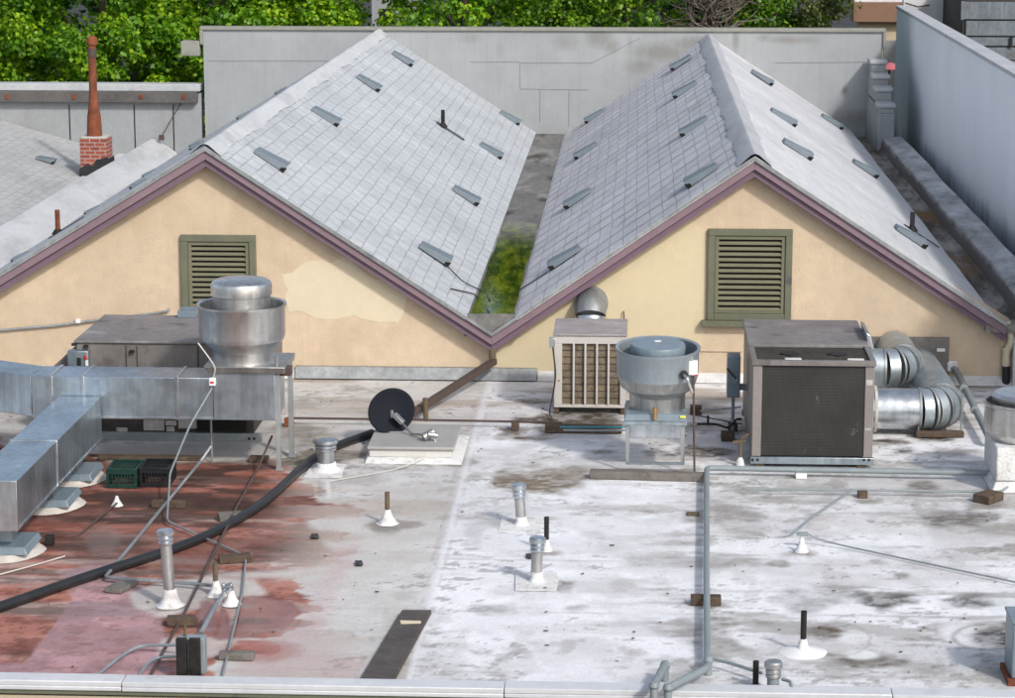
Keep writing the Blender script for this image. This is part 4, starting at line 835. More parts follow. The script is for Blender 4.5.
c0 = YP(287, 366, fy-.1); mbox(c0.x-.05, c0.x+.07, fy-.3, fy-.18, c0.z-.07, c0.z+.03).build('switch', M['brown_pipe'], fn, bev=.01)
MB().tube([(xe+.02, fy-.32, c0.z-.08), (xe+.02, fy-.32, c0.z+.15)], .02, 8).build('bracket', M['galv_dull'], fn)
# flexible cord with its switch
A = [YP(198, 343, yd-.08), YP(207, 355, yd-.12), YP(216, 368, yd-.1), YP(213, 378, yd-.06)]
cs = thing('cord_switch', 'small white cord switch with red mark hanging in front of the boxy duct end', 'switch', YP(212, 384, yd-.06))
MB().tube(A, .008, 8, bend=.15).build('cord', M['white_cable'], cs)
c_ = YP(212.5, 381, yd-.06); mbox(c_.x-.035, c_.x+.035, yd-.09, yd-.03, c_.z-.05, c_.z+.035).build('box', M['white_paint'], cs, bev=.008); mbox(c_.x-.02, c_.x+.02, yd-.094, yd-.091, c_.z-.02, c_.z).build('indicator', M['red_plastic'], cs)
# ---- duct running towards the camera
zb3, zt3 = .34, .80
fr = Z(17, 530, zb3); y0 = fr.y; x1 = fr.x; x0 = x1-.46; y1 = yd-.03
zt3 = YP(17, 482.5, y0).z
dd_ = thing('air_duct', 'galvanized duct running towards the viewer on low stands at the left edge', 'duct', ((x0+x1)/2, (y0+y1)/2, 0))
ymid = Z(53, 441, zt3).y; ym2 = Z(30, 443, zt3).y
MB().box(x0, x1, y0, ymid-.002, zb3, zt3).build('duct_section', M['galv'], dd_, bev=.006)
MB().box(x0+.0, x1, ymid+.002, y1, zb3, zt3).build('duct_section', M['galv'], dd_, bev=.006)
for ya_, yb2 in ((ymid-.02, ymid+.02), (y0-.004, y0+.03)): mbox(x0-.012, x1+.012, ya_, yb2, zb3-.012, zt3+.012).build('joint_strip', M['galv_bright'], dd_, bev=.004)
MB().box(x1-.004, x1+.012, y0+.03, y1, zb3-.01, zb3+.012).build('lower_edge', M['galv_bright'], dd_)
zs = zt3-.05; MB().box(x0-1.6, x0-.004, ymid-1.0, ymid-.35, zb3+.05, zs).build('branch', M['galv_blue'], dd_, bev=.006)
for k_, (yy, nm) in enumerate([(25.6, 'farthest'), (24.45, 'middle'), (23.35, 'nearest')]):
    yy = [Z(85, 480).y, Z(60, 506).y, Z(22, 553).y][k_]; xc = x1-.30
    st_ = thing('duct_stand', ['stand under the duct farthest back beside the green crate', 'middle stand of the three under the left edge duct', 'stand nearest the viewer under the end of the left edge duct'][k_], 'duct stand', (xc, yy, 0), 'stands under the left edge duct')
    MB().box(xc-.16, xc+.17, yy-.10, yy+.12, .13, zb3-.014).build('riser', M['galv_blue'], st_, bev=.005)
    MB().hexa([(xc-.36, yy-.30, .06), (xc+.36, yy-.30, .06), (xc+.36, yy+.32, .06), (xc-.36, yy+.32, .06)], [(xc-.33, yy-.27, .13), (xc+.33, yy-.27, .13), (xc+.33, yy+.29, .13), (xc-.33, yy+.29, .13)]).build('cover', M['blue_paint'], st_, bev=.01)
    MB().lathe([(.44, .008), (.41, .03), (.38, .062)], (xc, yy, 0), 20, wob=.06).build('mastic_base', M['mastic'], st_)
# ---- crates
def crate(px0, px1, py, m, label):
    a = Z(px0, py); b2 = Z(px1, py); x0, x1, y0 = a.x, b2.x, a.y; h = YP(px0, py-18.5, y0).z; d_ = .42; tk = .014
    t = thing('milk_crate', label, 'crate', ((x0+x1)/2, y0+d_/2, 0), 'milk crates on the red roof')
    def wall_(ax, fixed, u0, u1, nm='side'):
        q = MB(); rows = 5; cols = 8
        def bx(ua, ub, za, zb__):
            if ax == 'x': q.box(ua, ub, fixed, fixed+tk, za, zb__)
            else: q.box(fixed, fixed+tk, ua, ub, za, zb__)
        bx(u0, u1, h-.045, h); bx(u0, u1, .006, .05); bx(u0, u0+.03, .05, h-.045); bx(u1-.03, u1, .05, h-.045)
        um_ = (u0+u1)/2; iw = (u1-u0-.06)/cols
        for c in range(1, cols): bx(u0+.03+c*iw-.004, u0+.03+c*iw+.004, .05, h-.045)
        for r_ in range(1, 3): z_ = .05+(h-.095)*r_/3; bx(u0+.03, u1-.03, z_-.003, z_+.003)
        q.build(nm, m, t, bev=.002)
    wall_('x', y0, x0, x1); wall_('x', y0+d_, x0, x1); wall_('y', x0, y0+tk, y0+d_); wall_('y', x1-tk, y0+tk, y0+d_)
    q = MB(); q.box(x0-.004, x1+.004, y0-.004, y0+.02, h, h+.012).box(x0-.004, x1+.004, y0+d_-.01, y0+d_+.018, h, h+.012).box(x0-.004, x0+.018, y0+.02, y0+d_-.01, h, h+.012).box(x1-.018, x1+.004, y0+.02, y0+d_-.01, h, h+.012); q.build('rim', m, t, bev=.003)
    q = MB(); n = 9
    for c in range(n): xx = x0+.02+(x1-x0-.05)*c/(n-1); q.box(xx, xx+.012, y0+.02, y0+d_-.01, h-.012, h-.002)
    for c in range(8): yy = y0+.03+(d_-.06)*c/7; q.box(x0+.02, x1-.02, yy, yy+.012, h-.02, h-.0125)
    q.build('bottom_grid', m, t)
crate(106.5, 137, 488.5, M['crate_green'], 'upturned dark green plastic milk crate beside the left edge duct')
crate(139.5, 169.5, 487.5, M['crate_black'], 'upturned black plastic milk crate right of the green one')
# ---- hose
hp = [(372,437),(350,445),(328,453),(308,466),(290,483),(272,500),(255,513),(228,529),(200,543),(165,556),(120,570),(80,583),(40,597),(0,611),(-40,624)]
tag(MB().tube([Z(x, y-4, .05) for x, y in hp], .048, 14, bend=.4).build('hose', M['black_rubber']), 'thick black hose winding across the red stained roof', 'hose')
# ---- hatch + dish
a = Z(367, 462); b2 = Z(451, 465); y0 = a.y; zt = .2; y1 = Z(415, 421.5, .2).y
ht = thing('roof_hatch', 'low square grey roof hatch with pale curb under the satellite dish', 'roof hatch', ((a.x+b2.x)/2, y0+.6, 0))
MB().hexa([(a.x-.02, y0-.1, .004), (b2.x+.12, y0-.1, .004), (b2.x+.12, y1+.1, .004), (a.x-.08, y1+.1, .004)], [(a.x+.0, y0, .05), (b2.x+.04, y0, .05), (b2.x+.04, y1, .05), (a.x, y1, .05)]).build('membrane_skirt', M['white_box'], ht, bev=.01)
MB().box(a.x+.02, b2.x-.0, y0+.03, y1-.03, .05, .135).build('curb', M['hatch_side'], ht, bev=.01)
zt = YP(400, 447, y0).z
MB().box(a.x-.0, b2.x+.03, y0, y1, .138, zt).build('lid', M['hatch'], ht, bev=.012)
yd_ = Z(392, 433, zt).y+.12
c_ = YP(391.5, 411, yd_)
dh = thing('satellite_dish', 'charcoal satellite dish with its feed arm standing on the low grey hatch', 'satellite dish', (c_.x, yd_, zt))
nrm = Vector((.28, -.86, .36)).normalized(); u = Vector((0, 0, 1)).cross(nrm).normalized(); v = nrm.cross(u)
ang = R(35); u2 = u*math.cos(ang)+v*math.sin(ang); v2 = nrm.cross(u2)
q = MB(); rings = []; fr_ = []
for i in range(9):
    r_ = i/8; rings.append([q.bm.verts.new(c_+u2*.278*r_*math.cos(t)*1.0+v2*.25*r_*math.sin(t)+nrm*(.055*r_*r_-.05)) for t in [2*math.pi*k/40 for k in range(40)]]) if i else rings.append([q.bm.verts.new(c_+nrm*-.05)])
for i in range(1, 9):
    for k in range(40):
        if i == 1: q.bm.faces.new((rings[0][0], rings[1][k], rings[1][(k+1) % 40]))
        else: q.bm.faces.new((rings[i-1][k], rings[i][k], rings[i][(k+1) % 40], rings[i-1][(k+1) % 40]))
do = q.build('reflector', M['dish'], dh); sm = do.modifiers.new('s', 'SOLIDIFY'); sm.thickness = .012; sm.offset = 0
lnb = YP(428, 435, yd_-.48); lo = YP(399, 420, yd_-.03)
MB().ebox(lo, YP(412, 434, yd_-.25), .025, .025).ebox(YP(412, 434, yd_-.25), lnb, .025, .025).build('feed_arm', M['alu_dull'], dh, bev=.004)
MB().ebox(YP(394, 414, yd_-.06), YP(403, 423, yd_-.10), .07, .05).build('bracket', M['galv_dull'], dh, bev=.006)
MB().tube([lnb+Vector((-.05,-.03,-.02)), lnb+Vector((.06, .02, .03))], .045, 12).tube([lnb+Vector((.0,-.05,.02)), lnb+Vector((.10, -.02, .0))], .03, 12).build('receiver', M['alu_dull'], dh)
MB().tube([(c_.x, yd_+.03, zt), (c_.x, yd_+.03, c_.z)], .02, 10).box(c_.x-.12, c_.x+.12, yd_-.1, yd_+.14, zt+.001, zt+.012).build('mast', M['galv_dull'], dh)
pc = [lnb+Vector((.06,0,0)), YP(437, 441, yd_-.5), Z(430, 456, .06), Z(395, 470, .02), Z(330, 481, .02)]
tag(MB().tube(pc, .005, 6, bend=.2).build('cable', M['white_cable']), 'thin pale cable trailing from the satellite dish receiver over the hatch', 'cable')
tag(MB().tube([lnb+Vector((.07,0,.01)), YP(435, 446, yd_-.55), Z(433, 456, .04)], .004, 6, bend=.1).build('cable', M['white_cable']), 'short pale cable drooping from the dish receiver down the hatch side', 'cable')
# ---- valley downspout
dsp = thing('downspout', 'brown downspout slanting from the valley outlet down to the flat roof', 'downspout', Z(418, 412))
p_a = YP(492.5, 343, YF+.1); p_b = YP(492.5, 362, YF+.05); p_c = Z(416, 411, .12); p_d = Z(388, 428, .09)
MB().ebox(p_b+Vector((.02,0,.01)), p_c, .085, .075).build('pipe', M['brown_pipe'], dsp, bev=.006)
MB().ebox(p_c, p_d, .08, .07).build('pipe', M['brown_pipe'], dsp, bev=.006)
MB().tube([p_a+Vector((0,-.0,.06)), p_b], .045, 10).build('outlet', M['rusty_pipe'], dsp)
def label_tube(name, pts, r_, m, label, cat, **k): return tag(MB().tube(pts, r_, k.pop('seg', 10), **k).build(name, m), label, cat)
b_ = Z(426, 421); 
label_tube('vent_pipe', [b_+Vector((0,0,.0)), YP(425, 398, b_.y)], .03, M['rusty_pipe'], 'short brown stub pipe standing behind the grey hatch', 'vent pipe')
# ---- long thin pipe at mid depth
tag(MB().tube(rpath([(291,418),(400,419.5),(513,421.5),(563,423)], .08), .014, 8).build('conduit', M['brown_pipe']), 'long thin brown conduit running behind the satellite dish to the cooler', 'conduit')
def block(px, py, wpx, hpx, d, m, label, rot=0, name='wood_block', cat='wood block', grp='wood blocks under the pipes'):
    """block with its near lower edge centred on (px, py)"""
    c = Z(px, py); s = 2548/c.y; w = wpx/s; h = hpx/s; mb = MB()
    cx, cy = c.x, c.y+d/2; ca, sa = math.cos(rot), math.sin(rot)
    mb.obox((cx, cy, h/2+.004), ((ca, sa, 0), (-sa, ca, 0), (0, 0, 1)), (w/2, d/2, h/2))
    return tag(mb.build(name, m, bev=.006), label, cat, grp)
block(515, 431, 8, 8, .12, M['wood'], 'rotten wood block under the thin conduit in front of the valley')
block(288.5, 427, 9, 8, .12, M['rust'], 'rusty block beside the legs of the tall aluminium fan')
# ---- evaporative cooler
a = Z(554, 414); b2 = Z(622, 415); y0 = a.y; zt = YP(590, 334, y0).z; y1 = Z(590, 318.5, zt).y
ec = thing('evaporative_cooler', 'white box cooler with rusty bars over brown pads left of the blue grey fan', 'cooler', ((a.x+b2.x)/2, y0+.5, 0))
x0, x1 = a.x, b2.x+.05; zf0 = .08
x0 = YP(554, 380, y0).x; x1 = YP(626, 380, y0).x
i0, i1 = YP(562, 380, y0).x, YP(620, 380, y0).x; j1 = YP(590, 344, y0).z; j0 = YP(590, 405, y0).z
q = MB(); q.box(x0, x1, y0, y0+.05, j1, zt-.03).box(x0, x1, y0, y0+.05, zf0, j0).box(x0, i0, y0, y0+.05, j0, j1).box(i1, x1, y0, y0+.05, j0, j1).build('front_frame', M['cooler'], ec, bev=.005)
q = MB(); q.box(x0, x0+.03, y0+.051, y1, zf0, zt-.03).box(x1-.03, x1, y0+.051, y1, zf0, zt-.03).box(x0+.03, x1-.03, y1-.03, y1, zf0, zt-.03).build('side_panels', M['cooler'], ec)
mbox(i0-.0, i1+.0, y0+.04, y0+.06, j0, j1).build('pad', surf('cooler_pad', (.19,.155,.11), .95, var=.45, scale=7, bump=.8, bscale=45, bdist=.02, dirt=((.28,.20,.11), .55, .72, 5)), ec)
for k_ in range(1, 5): xx = i0+(i1-i0)*k_/5; mbox(xx-.012, xx+.012, y0-.004, y0+.03, j0-.01, j1+.01).build('bar', M['cooler'], ec, bev=.003)
q = MB()
for k_ in range(1, 9): z_ = j0+(j1-j0)*k_/9; q.box(i0, i1, y0+.031, y0+.036, z_-.004, z_+.004)
q.build('pad_wires', M['brown_pipe'], ec)
MB().box(x0-.012, x1+.012, y0-.012, y1+.01, zt-.03, zt).build('top', M['cooler_top'], ec, bev=.01)
for s_ in (0, 1): MB().box((x0 if s_ == 0 else x1-.06), (x0+.06 if s_ == 0 else x1), y0+.02, y1-.1, .0, zf0).build('foot', M['wood'], ec)
cj = YP(552, 341, y0); mbox(cj.x-.03, cj.x+.035, y0-.03, y0+.05, cj.z-.07, cj.z+.04).build('junction_box', M['galv_bright'], ec, bev=.006)
MB().tube([cj+Vector((.01, -.01, -.07)), YP(556, 375, y0-.03), YP(553, 395, y0-.03), Z(549, 413, .03), Z(556, 425, .02)], .009, 8, bend=.1).build('cord', M['black_rubber'], ec)
# elbow duct from wall
ew = thing('elbow_duct', 'round metal elbow duct from the wall down behind the white box cooler', 'duct', YP(590, 320, YW-.25))
c0 = YP(590.5, 304, YW-.25); r_ = .195
arc = [Vector((c0.x, YW-.01, c0.z-.03))]+[Vector((c0.x, YW-.03-.24*math.sin(t), c0.z-.03-.24*(1-math.cos(t)))) for t in [R(8), R(26), R(45), R(64), R(82), R(90)]]+[Vector((c0.x, YW-.27, c0.z-.40))]
MB().tube(arc[:5], r_, 32, caps=False).build('elbow', M['galv_dull'], ew); MB().tube(arc[4:], r_*1.0, 32, caps=False).build('pipe', M['galv_bright'], ew)
MB().tube([arc[0]+Vector((0,.008,0)), arc[0]-Vector((0,.012,0))], r_+.025, 32).build('collar', M['galv_dull'], ew)
# hook on wall
tag(MB().tube([YP(624,321,YW-.005), YP(624,317,YW-.05), YP(623.5,311,YW-.03)], .008, 6).build('wall_hook', M['brown_pipe']), 'tiny dark hook on the straw coloured wall above the blue grey fan', 'hook')
# timber and pipes in front of the cooler
tag(MB().ebox(Z(545,428,.05), Z(622,429,.05), .1, .09).build('timber', M['wood'], bev=.008), 'dark rotten timber under the front of the white box cooler', 'timber')
tag(MB().tube(rpath([(560,427),(590,427),(627,427)], .11), .011, 8).build('hose', M['teal']), 'thin teal hose crossing in front of the white box cooler', 'hose')
tag(MB().tube(rpath([(563,430),(595,430.5),(629,430)], .09), .013, 8).build('conduit', M['pipe_paint']), 'thin grey conduit below the teal hose in front of the cooler', 'conduit')
# ---- right exhaust fan
yl = Z(655, 473).y; fy = yl+.36; fx = YP(657.5, 380, fy).x
def zq(py, y=fy): return YP(657, py, y).z
f2 = thing('exhaust_fan', 'blue grey exhaust fan with open bowl on a four legged stand beside the cooler', 'exhaust fan', (fx, fy, 0))
rr = .445
MB().lathe([(.300, zq(412)), (.302, zq(393)), (.31, zq(391)), (.40, zq(384.5)), (rr-.015, zq(376)), (rr-.008, zq(372))], (fx, fy, 0), 64, closed=False).build('lower_bowl', M['alu_dull'], f2)
MB().lathe([(rr-.006, zq(373.5)), (rr, zq(350)), (rr+.012, zq(348)), (rr+.012, zq(345.5)), (rr-.02, zq(346.5)), (rr-.03, zq(372)), (.25, zq(385))], (fx, fy, 0), 64, closed=False).build('wind_band', M['blue_paint'], f2)
MB().lathe([(.29, zq(385)), (.285, zq(352)), (.296, zq(351)), (.298, zq(345)), (.285, zq(342.5)), (0, zq(340.5))], (fx, fy, 0), 56, closed=False).build('cap', M['blue_paint'], f2)
M['fan_blue'] = surf('fan_blue', (.255,.295,.32), .38, .25, var=.12, scale=3, bump=.05, streak=((.34,.39,.42), .4))
mbox(fx-.035, fx+.035, fy-.02, fy+.03, zq(340.5)+.0, zq(340.5)+.006).build('sticker', M['white_paint'], f2)
for o_ in f2.children:
    if o_.name.split('.')[0] == 'wind_band': o_.data.materials[0] = M['fan_blue']
    pv = Vector((fx, fy, zq(400)))-LOC[f2.name]; o_.data.transform(Matrix.Translation(pv) @ Matrix.Rotation(R(4), 4, 'X') @ Matrix.Translation(-pv))
zp_ = YP(655, 419, yl).z; x0, x1 = YP(624, 417, yl).x, YP(687, 417, yl).x
MB().hexa([(x0, yl-.02, zp_-.02), (x1, yl-.02, zp_-.02), (x1, yl+.74, zp_-.02), (x0, yl+.74, zp_-.02)], [(x0+.02, yl, zp_+.05), (x1-.02, yl, zp_+.05), (x1-.02, yl+.72, zp_+.05), (x0+.02, yl+.72, zp_+.05)]).build('base_plate', M['blue_paint'], f2, bev=.006)
MB().box(x0+.06, x1-.06, yl+.12, yl+.62, zp_-.24, zp_-.022).build('curb_box', M['galv_bright'], f2, bev=.006)
MB().box(x0+.0, x1-.0, yl-.0, yl+.03, zp_-.07, zp_-.022).build('apron', M['galv_blue'], f2, bev=.004)
for sx_ in (x0+.02, x1-.06):
    for yy in (yl, yl+.66):
        MB().box(sx_, sx_+.04, yy+.031, yy+.037, .085, zp_-.02).box(sx_, sx_+.006, yy+.038, yy+.07, .085, zp_-.02).build('leg', M['galv_dull'], f2)
MB().box(x0+.03, x1-.03, yl+.02, yl+.07, .085, .11).build('foot_rail', M['galv_blue'], f2)
cj = YP(693, 368, fy-.3); mbox(cj.x-.05, cj.x+.05, fy-.33, fy-.25, cj.z-.075, cj.z+.08).build('switch_box', M['white_paint'], f2, bev=.008)
mbox(cj.x-.055, cj.x+.0, fy-.32, fy-.27, cj.z+.081, cj.z+.13).build('mount', M['alu'], f2)
mbox(cj.x+.02, cj.x+.052, fy-.334, fy-.331, cj.z-.08, cj.z-.065).build('indicator', M['red_plastic'], f2)
kn = YP(684, 375, fy-.42); MB().tube([kn+Vector((0,.04,0)), kn+Vector((0,-.012,0))], .045, 16).build('port', M['black_rubber'], f2)
MB().tube([kn+Vector((0,-.012,0)), kn+Vector((.03,-.08,-.02)), kn+Vector((.09,-.06,-.18))], .018, 10, bend=.03).build('cord', M['alu'], f2)
c_ = YP(655, 413, yl-.04); MB().tube([c_+Vector((0,.0,.06)), c_+Vector((0,-.01,-.07))], .022, 10).build('drain_spout', surf('brass', (.38,.22,.08), .45, .6), f2)
c_ = YP(683, 417, yl-.03); mbox(c_.x-.03, c_.x+.03, yl-.026, yl-.022, c_.z-.012, c_.z+.012).build('tag', M['yellow_tag'], f2)
label_tube('conduit', [YP(693.5, 376, fy-.3), Z(694.5, 478, .0)+Vector((0,.02,.01))], .012, M['brown_pipe'], 'thin upright conduit dropping from the switch box of the blue grey fan', 'conduit')
# long timber under the fan
c0 = Z(590, 479); c1 = Z(706, 483)
tag(MB().ebox(c0+Vector((0,.06,.045)), c1+Vector((0,.08,.045)), .13, .085).build('timber', M['wood_grey'], bev=.008), 'long weathered timber lying under the legs of the blue grey fan', 'timber')
# ---- AC unit right
a = Z(750, 467); yA = a.y; x0 = YP(752.5, 400, yA).x; x1 = YP(874, 400, yA).x
zt = YP(812, 360.5, yA).z; zr = YP(812, 457, yA).z
yT = Z(800, 320, zt).y; yR = Z(800, 345, zt).y
ac = thing('packaged_air_conditioner', 'tall taupe air conditioner with dark front coil and flat grey top', 'air conditioner', ((x0+x1)/2, yA+1, 0))
for xx in (x0, x1-.10): mbox(xx, xx+.10, yA, yA+.06, zr, zt-.06).build('corner_post', M['rail_pink'], ac, bev=.008)
m, nt, b = newmat('coil'); g = NT(nt); p = g.pos()
wv = g.n('ShaderNodeTexWave', wave_type='BANDS', bands_direction='X'); wv.inputs['Scale'].default_value = 26; g.l(p, wv.inputs['Vector'])
wz = g.n('ShaderNodeTexWave', wave_type='BANDS', bands_direction='Z'); wz.inputs['Scale'].default_value = 9; g.l(p, wz.inputs['Vector'])
c = g.mix(1.0, (.028,.0265,.024), g.ramp(wv.outputs['Fac'], [(0, .6), (1, 1.3)]), 'MULTIPLY'); c = g.mix(1.0, c, g.ramp(wz.outputs['Fac'], [(0, .85), (.8, 1.0), (1, 1.25)]), 'MULTIPLY')
c = g.mix(1.0, c, g.ramp(g.noise(p, 2, 5), [(.35, .7), (.7, 1.2)]), 'MULTIPLY'); c = g.mix(g.ramp(g.noise(g.mapping(p, (2.2, 1, 1)), 3.2, 6, .7), [(.64, 0.0), (.74, .5)]), c, (.33,.32,.30))
g.l(c, b.inputs['Base Color']); b.inputs['Roughness'].default_value = .6; g.bump(wv.outputs['Fac'], .4, .006, b); M['coil'] = m
MB().box(x0+.101, x1-.101, yA+.015, yA+.05, zr+.01, zt-.07).build('coil', M['coil'], ac)
MB().box(x0+.002, x1-.002, yA+.062, yT, zr, zt-.045).build('cabinet', M['taupe'], ac, bev=.008)
MB().box(x0-.015, x1+.015, yR, yT+.02, zt-.044, zt).build('top', M['taupe_top'], ac, bev=.006)
MB().box(x0-.015, x1+.015, yA-.02, yA+.06, zt-.058, zt-.004).box(x0-.015, x0+.045, yA+.061, yR-.002, zt-.044, zt-.004).box(x1-.045, x1+.015, yA+.061, yR-.002, zt-.044, zt-.004).build('top_frame', M['taupe'], ac, bev=.005)
q = MB()
for k_ in range(7): yy = yA+.14+(yR-yA-.2)*k_/6; q.box(x0+.046, x1-.046, yy, yy+.03, zt-.04, zt-.02)
q.build('fan_grille', M['taupe_dark'], ac)
for a_ in (.32, .72): MB().lathe([(.0, .0), (.1, 0), (.1, .012), (0, .014)], (x0+(x1-x0)*a_, yA+.45, zt-.02), 16).build('fan_hub', M['black_iron'], ac)
for px_ in (792, 854): c_ = Z(px_, 356.5, zt-.015); mbox(c_.x-.09, c_.x+.09, yA+.065, yA+.13, zt-.012, zt+.004).build('top_clip', M['hatch_side'], ac, bev=.008)
for ya_, yb2 in ((yA-.015, yA+.05), (yT-.06, yT)): mbox(x0-.01, x1+.02, ya_, yb2, .04, zr-.003).build('base_rail', M['galv_blue'], ac, bev=.005)
for px_ in (752.5, 757.5, 864, 869): c_ = YP(px_, 460, yA-.02); mbox(c_.x-.012, c_.x+.012, yA-.019, yA-.016, c_.z-.014, c_.z+.014).build('rail_hole', M['black_void'], ac)
for xx in (x0+.05, x1-.16): MB().box(xx, xx+.09, yA+.0, yT-.05, .004, .038).build('sleeper', M['wood'], ac)
for (u0, u1, z0_, z1_) in [(.02,.08,.80,.86),(.02,.08,.30,.33)]: mbox(x1-.09, x1-.02, yA-.004, yA-.001, zr+z0_, zr+z1_).build('sticker', M['sticker'], ac)
for xx in (x0+.05, x1-.05):
    for zz_ in (.04, .35, .66, .95): MB().lathe([(0, 0), (.009, .0), (.009, .006), (0, .007)], (0, 0, 0), 8).bm.free(); mbox(xx-.007, xx+.007, yA-.005, yA-.001, zr+zz_-.007, zr+zz_+.007).build('screw', M['steel_rail'], ac)
ws = YP(863, 335, yR+.8); MB().hexa([(x1+.02, yR+.25, zt-.06), (x1+.10, yR+.25, zt-.1), (x1+.10, yR+1.0, zt-.1), (x1+.02, yR+1.0, zt-.06)], [(x1+.0, yR+.25, zt+.10), (x1+.05, yR+.25, zt+.07), (x1+.05, yR+1.0, zt+.07), (x1+.0, yR+1.0, zt+.10)]).build('side_cover', M['galv_bright'], ac, bev=.01)
# disconnect on its left
c0 = YP(727.5, 356, yA+1.5); c1 = YP(740, 398, yA+1.5)
dc = thing('disconnect_switch', 'blue grey lever switch box on the left side of the tall air conditioner', 'switch box', ((c0.x+c1.x)/2, yA+.6, c1.z))
mbox(c0.x, c1.x, yA+1.5, yA+1.72, c1.z, c0.z).build('box', M['blue_paint'], dc, bev=.012)
MB().box(c1.x+.001, x0-.003, yA+1.55, yA+1.62, c1.z+.08, c1.z+.14).build('mount', M['blue_paint'], dc); a = YP(733, 378, yA+1.5); MB().lathe([(.05, 0), (.05, .02)], (0,0,0), 14).bm.free()
MB().tube([a+Vector((.02,.0,-.02)), a+Vector((.02,-.03,-.02))], .04, 14).build('dial', M['pipe_paint'], dc)
MB().ebox(a+Vector((.03,-.035,.0)), a+Vector((-.07,-.035,.12)), .02, .018).build('lever', M['black_rubber'], dc)
label_tube('conduit', [Vector(((c0.x+c1.x)/2, yA+1.6, c1.z)), Vector(((c0.x+c1.x)/2, yA+1.6, .01))], .02, M['pipe_paint'], 'grey conduit dropping from the lever switch box beside the air conditioner', 'conduit')
label_tube('conduit', rpath([(697,424,.12),(716,424,.12),(728,428,.12),(737,419,.13),(741,419,.14)]), .014, M['black_iron'], 'black zigzag pipe between the blue grey fan and the air conditioner', 'pipe', bend=.05)
label_tube('conduit', [Z(708,424,.12), Z(708,424,.12)+Vector((0,0,.1))], .014, M['black_iron'], 'short black upright tee on the zigzag pipe', 'pipe')
label_tube('conduit', rpath([(700,411,.15),(720,409,.2),(741,407,.25)]), .01, M['galv_dull'], 'thin grey rod above the black zigzag pipe', 'rod')
block(696, 415, 12, 8, .15, M['wood'], 'brown wood block behind the black zigzag pipe')
block(728, 442, 14, 8, .2, M['wood'], 'wood block behind the left foot of the tall air conditioner')
# valve cluster at the foot
vc = thing('gas_valve', 'small rusty pipe fitting standing beside the left foot of the air conditioner', 'pipe fitting', Z(740, 468))
zc = Z(740, 466); MB().lathe([(.05, 0), (.04, .06), (.02, .1)], (zc.x, zc.y, 0), 12).build('boot', M['white_box'], vc)
MB().tube([(zc.x, zc.y, .08), (zc.x, zc.y, .3), (zc.x+.1, zc.y+.02, .36)], .016, 8, bend=.04).tube([(zc.x-.08, zc.y, .26), (zc.x+.06, zc.y, .28)], .02, 8).build('fitting', M['rusty_pipe'], vc)
# ---- round ducts at right
hz = YP(906, 354, YW-.05); h0 = YP(872, 337, YW-.05); h1 = YP(948, 383, YW-.05)
wp_ = thing('wall_panel', 'flat dark grey metal panel on the wall behind the round ducts', 'wall panel', ((h0.x+h1.x)/2, YW-.04, h1.z))
xm = YP(904, 350, YW-.05).x
MB().box(h0.x-.5, xm-.004, YW-.045, YW-.004, h1.z-.0, h0.z).build('panel', M['taupe'], wp_, bev=.004); MB().box(xm+.004, h1.x, YW-.045, YW-.004, h1.z, h0.z).build('panel', M['taupe'], wp_, bev=.004)
c_ = YP(941, 350, YW-.05); mbox(c_.x-.05, c_.x+.05, YW-.052, YW-.0455, c_.z-.02, c_.z+.02).build('sticker', M['white_paint'], wp_)
def gore_duct(th_, pts, r_, m, segs_every=None, bands=True):
    MB().tube(pts, r_, 36, caps=True).build('duct_pipe', m, th_)
def arc3(c, a, b2, r_, n=8):   # quarter arc from direction a to direction b about centre c
    return [c+(a*math.cos(t)+b2*math.sin(t))*r_ for t in [math.pi/2*k/n for k in range(n+1)]]
def run(th_, start, cx, y0, yend, z, r_, R_, m1, m2, nsec=4, zend=None):
    """pipe from start (x) along +X then elbow to +Y, ending on the wall"""
    zend = z if zend is None else zend
    MB().tube([(start, y0, z), (cx, y0, z)], r_, 40, caps=True).build('straight_pipe', m1, th_)
    c = Vector((cx, y0+R_, z)); ar = [c+Vector((math.sin(t), -math.cos(t), 0))*R_ for t in [math.pi/2*k/nsec for k in range(nsec+1)]]
    for k in range(nsec):
        MB().tube([ar[k], ar[k+1]], r_*(1.0+.004*(k % 2)), 40, caps=False).build('elbow_section', m2, th_)
    q = MB()
    for k in range(nsec+1):
        d = Vector((math.cos(math.pi/2*k/nsec), math.sin(math.pi/2*k/nsec), 0)); q.tube([ar[k]-d*.014, ar[k]+d*.014], r_+.012, 40, caps=True)
    q.build('joint_bands', M['galv_dull'], th_)
    e_ = ar[-1]; MB().tube([e_, Vector((e_.x, yend, zend))], r_, 40).build('rear_pipe', m2, th_)
M['duct_blue'] = galv('duct_blue', (.44,.50,.53), .40, .5, 30, .65)
y2 = 28.2; cz = YP(900, 409, y2).z; r2 = 21.5*y2/2548
rd = thing('round_duct', 'lower shiny round duct bending from the air conditioner back to the wall panel', 'duct', YP(900, 430, y2))
sx0 = x1+.0; ex = YP(919, 409, y2).x
run(rd, sx0, ex, y2, YW-.05, cz, r2, .30, M['galv_bright'], M['duct_blue'], 4, YP(915, 366, YW-.05).z)
cc_ = YP(876, 410, y2); MB().tube([(cc_.x-.03, y2, cz), (cc_.x+.0, y2, cz)], r2+.03, 40).build('collar', M['mastic'], rd)
MB().box(x1+.003, x1+.06, y2-.3, y2+.25, .05, cz+.27).build('outlet_frame', M['white_paint'], rd, bev=.01)
y3 = 29.6; cz3 = YP(890, 368, y3).z; r3 = 20*y3/2548
ru = thing('round_duct', 'upper round elbow duct curving from the air conditioner back to the wall panel', 'duct', YP(890, 388, y3))
run(ru, x1-.0, YP(884, 368, y3).x, y3, YW-.05, cz3, r3, .26, M['duct_blue'], M['duct_blue'], 3, cz3-.03)
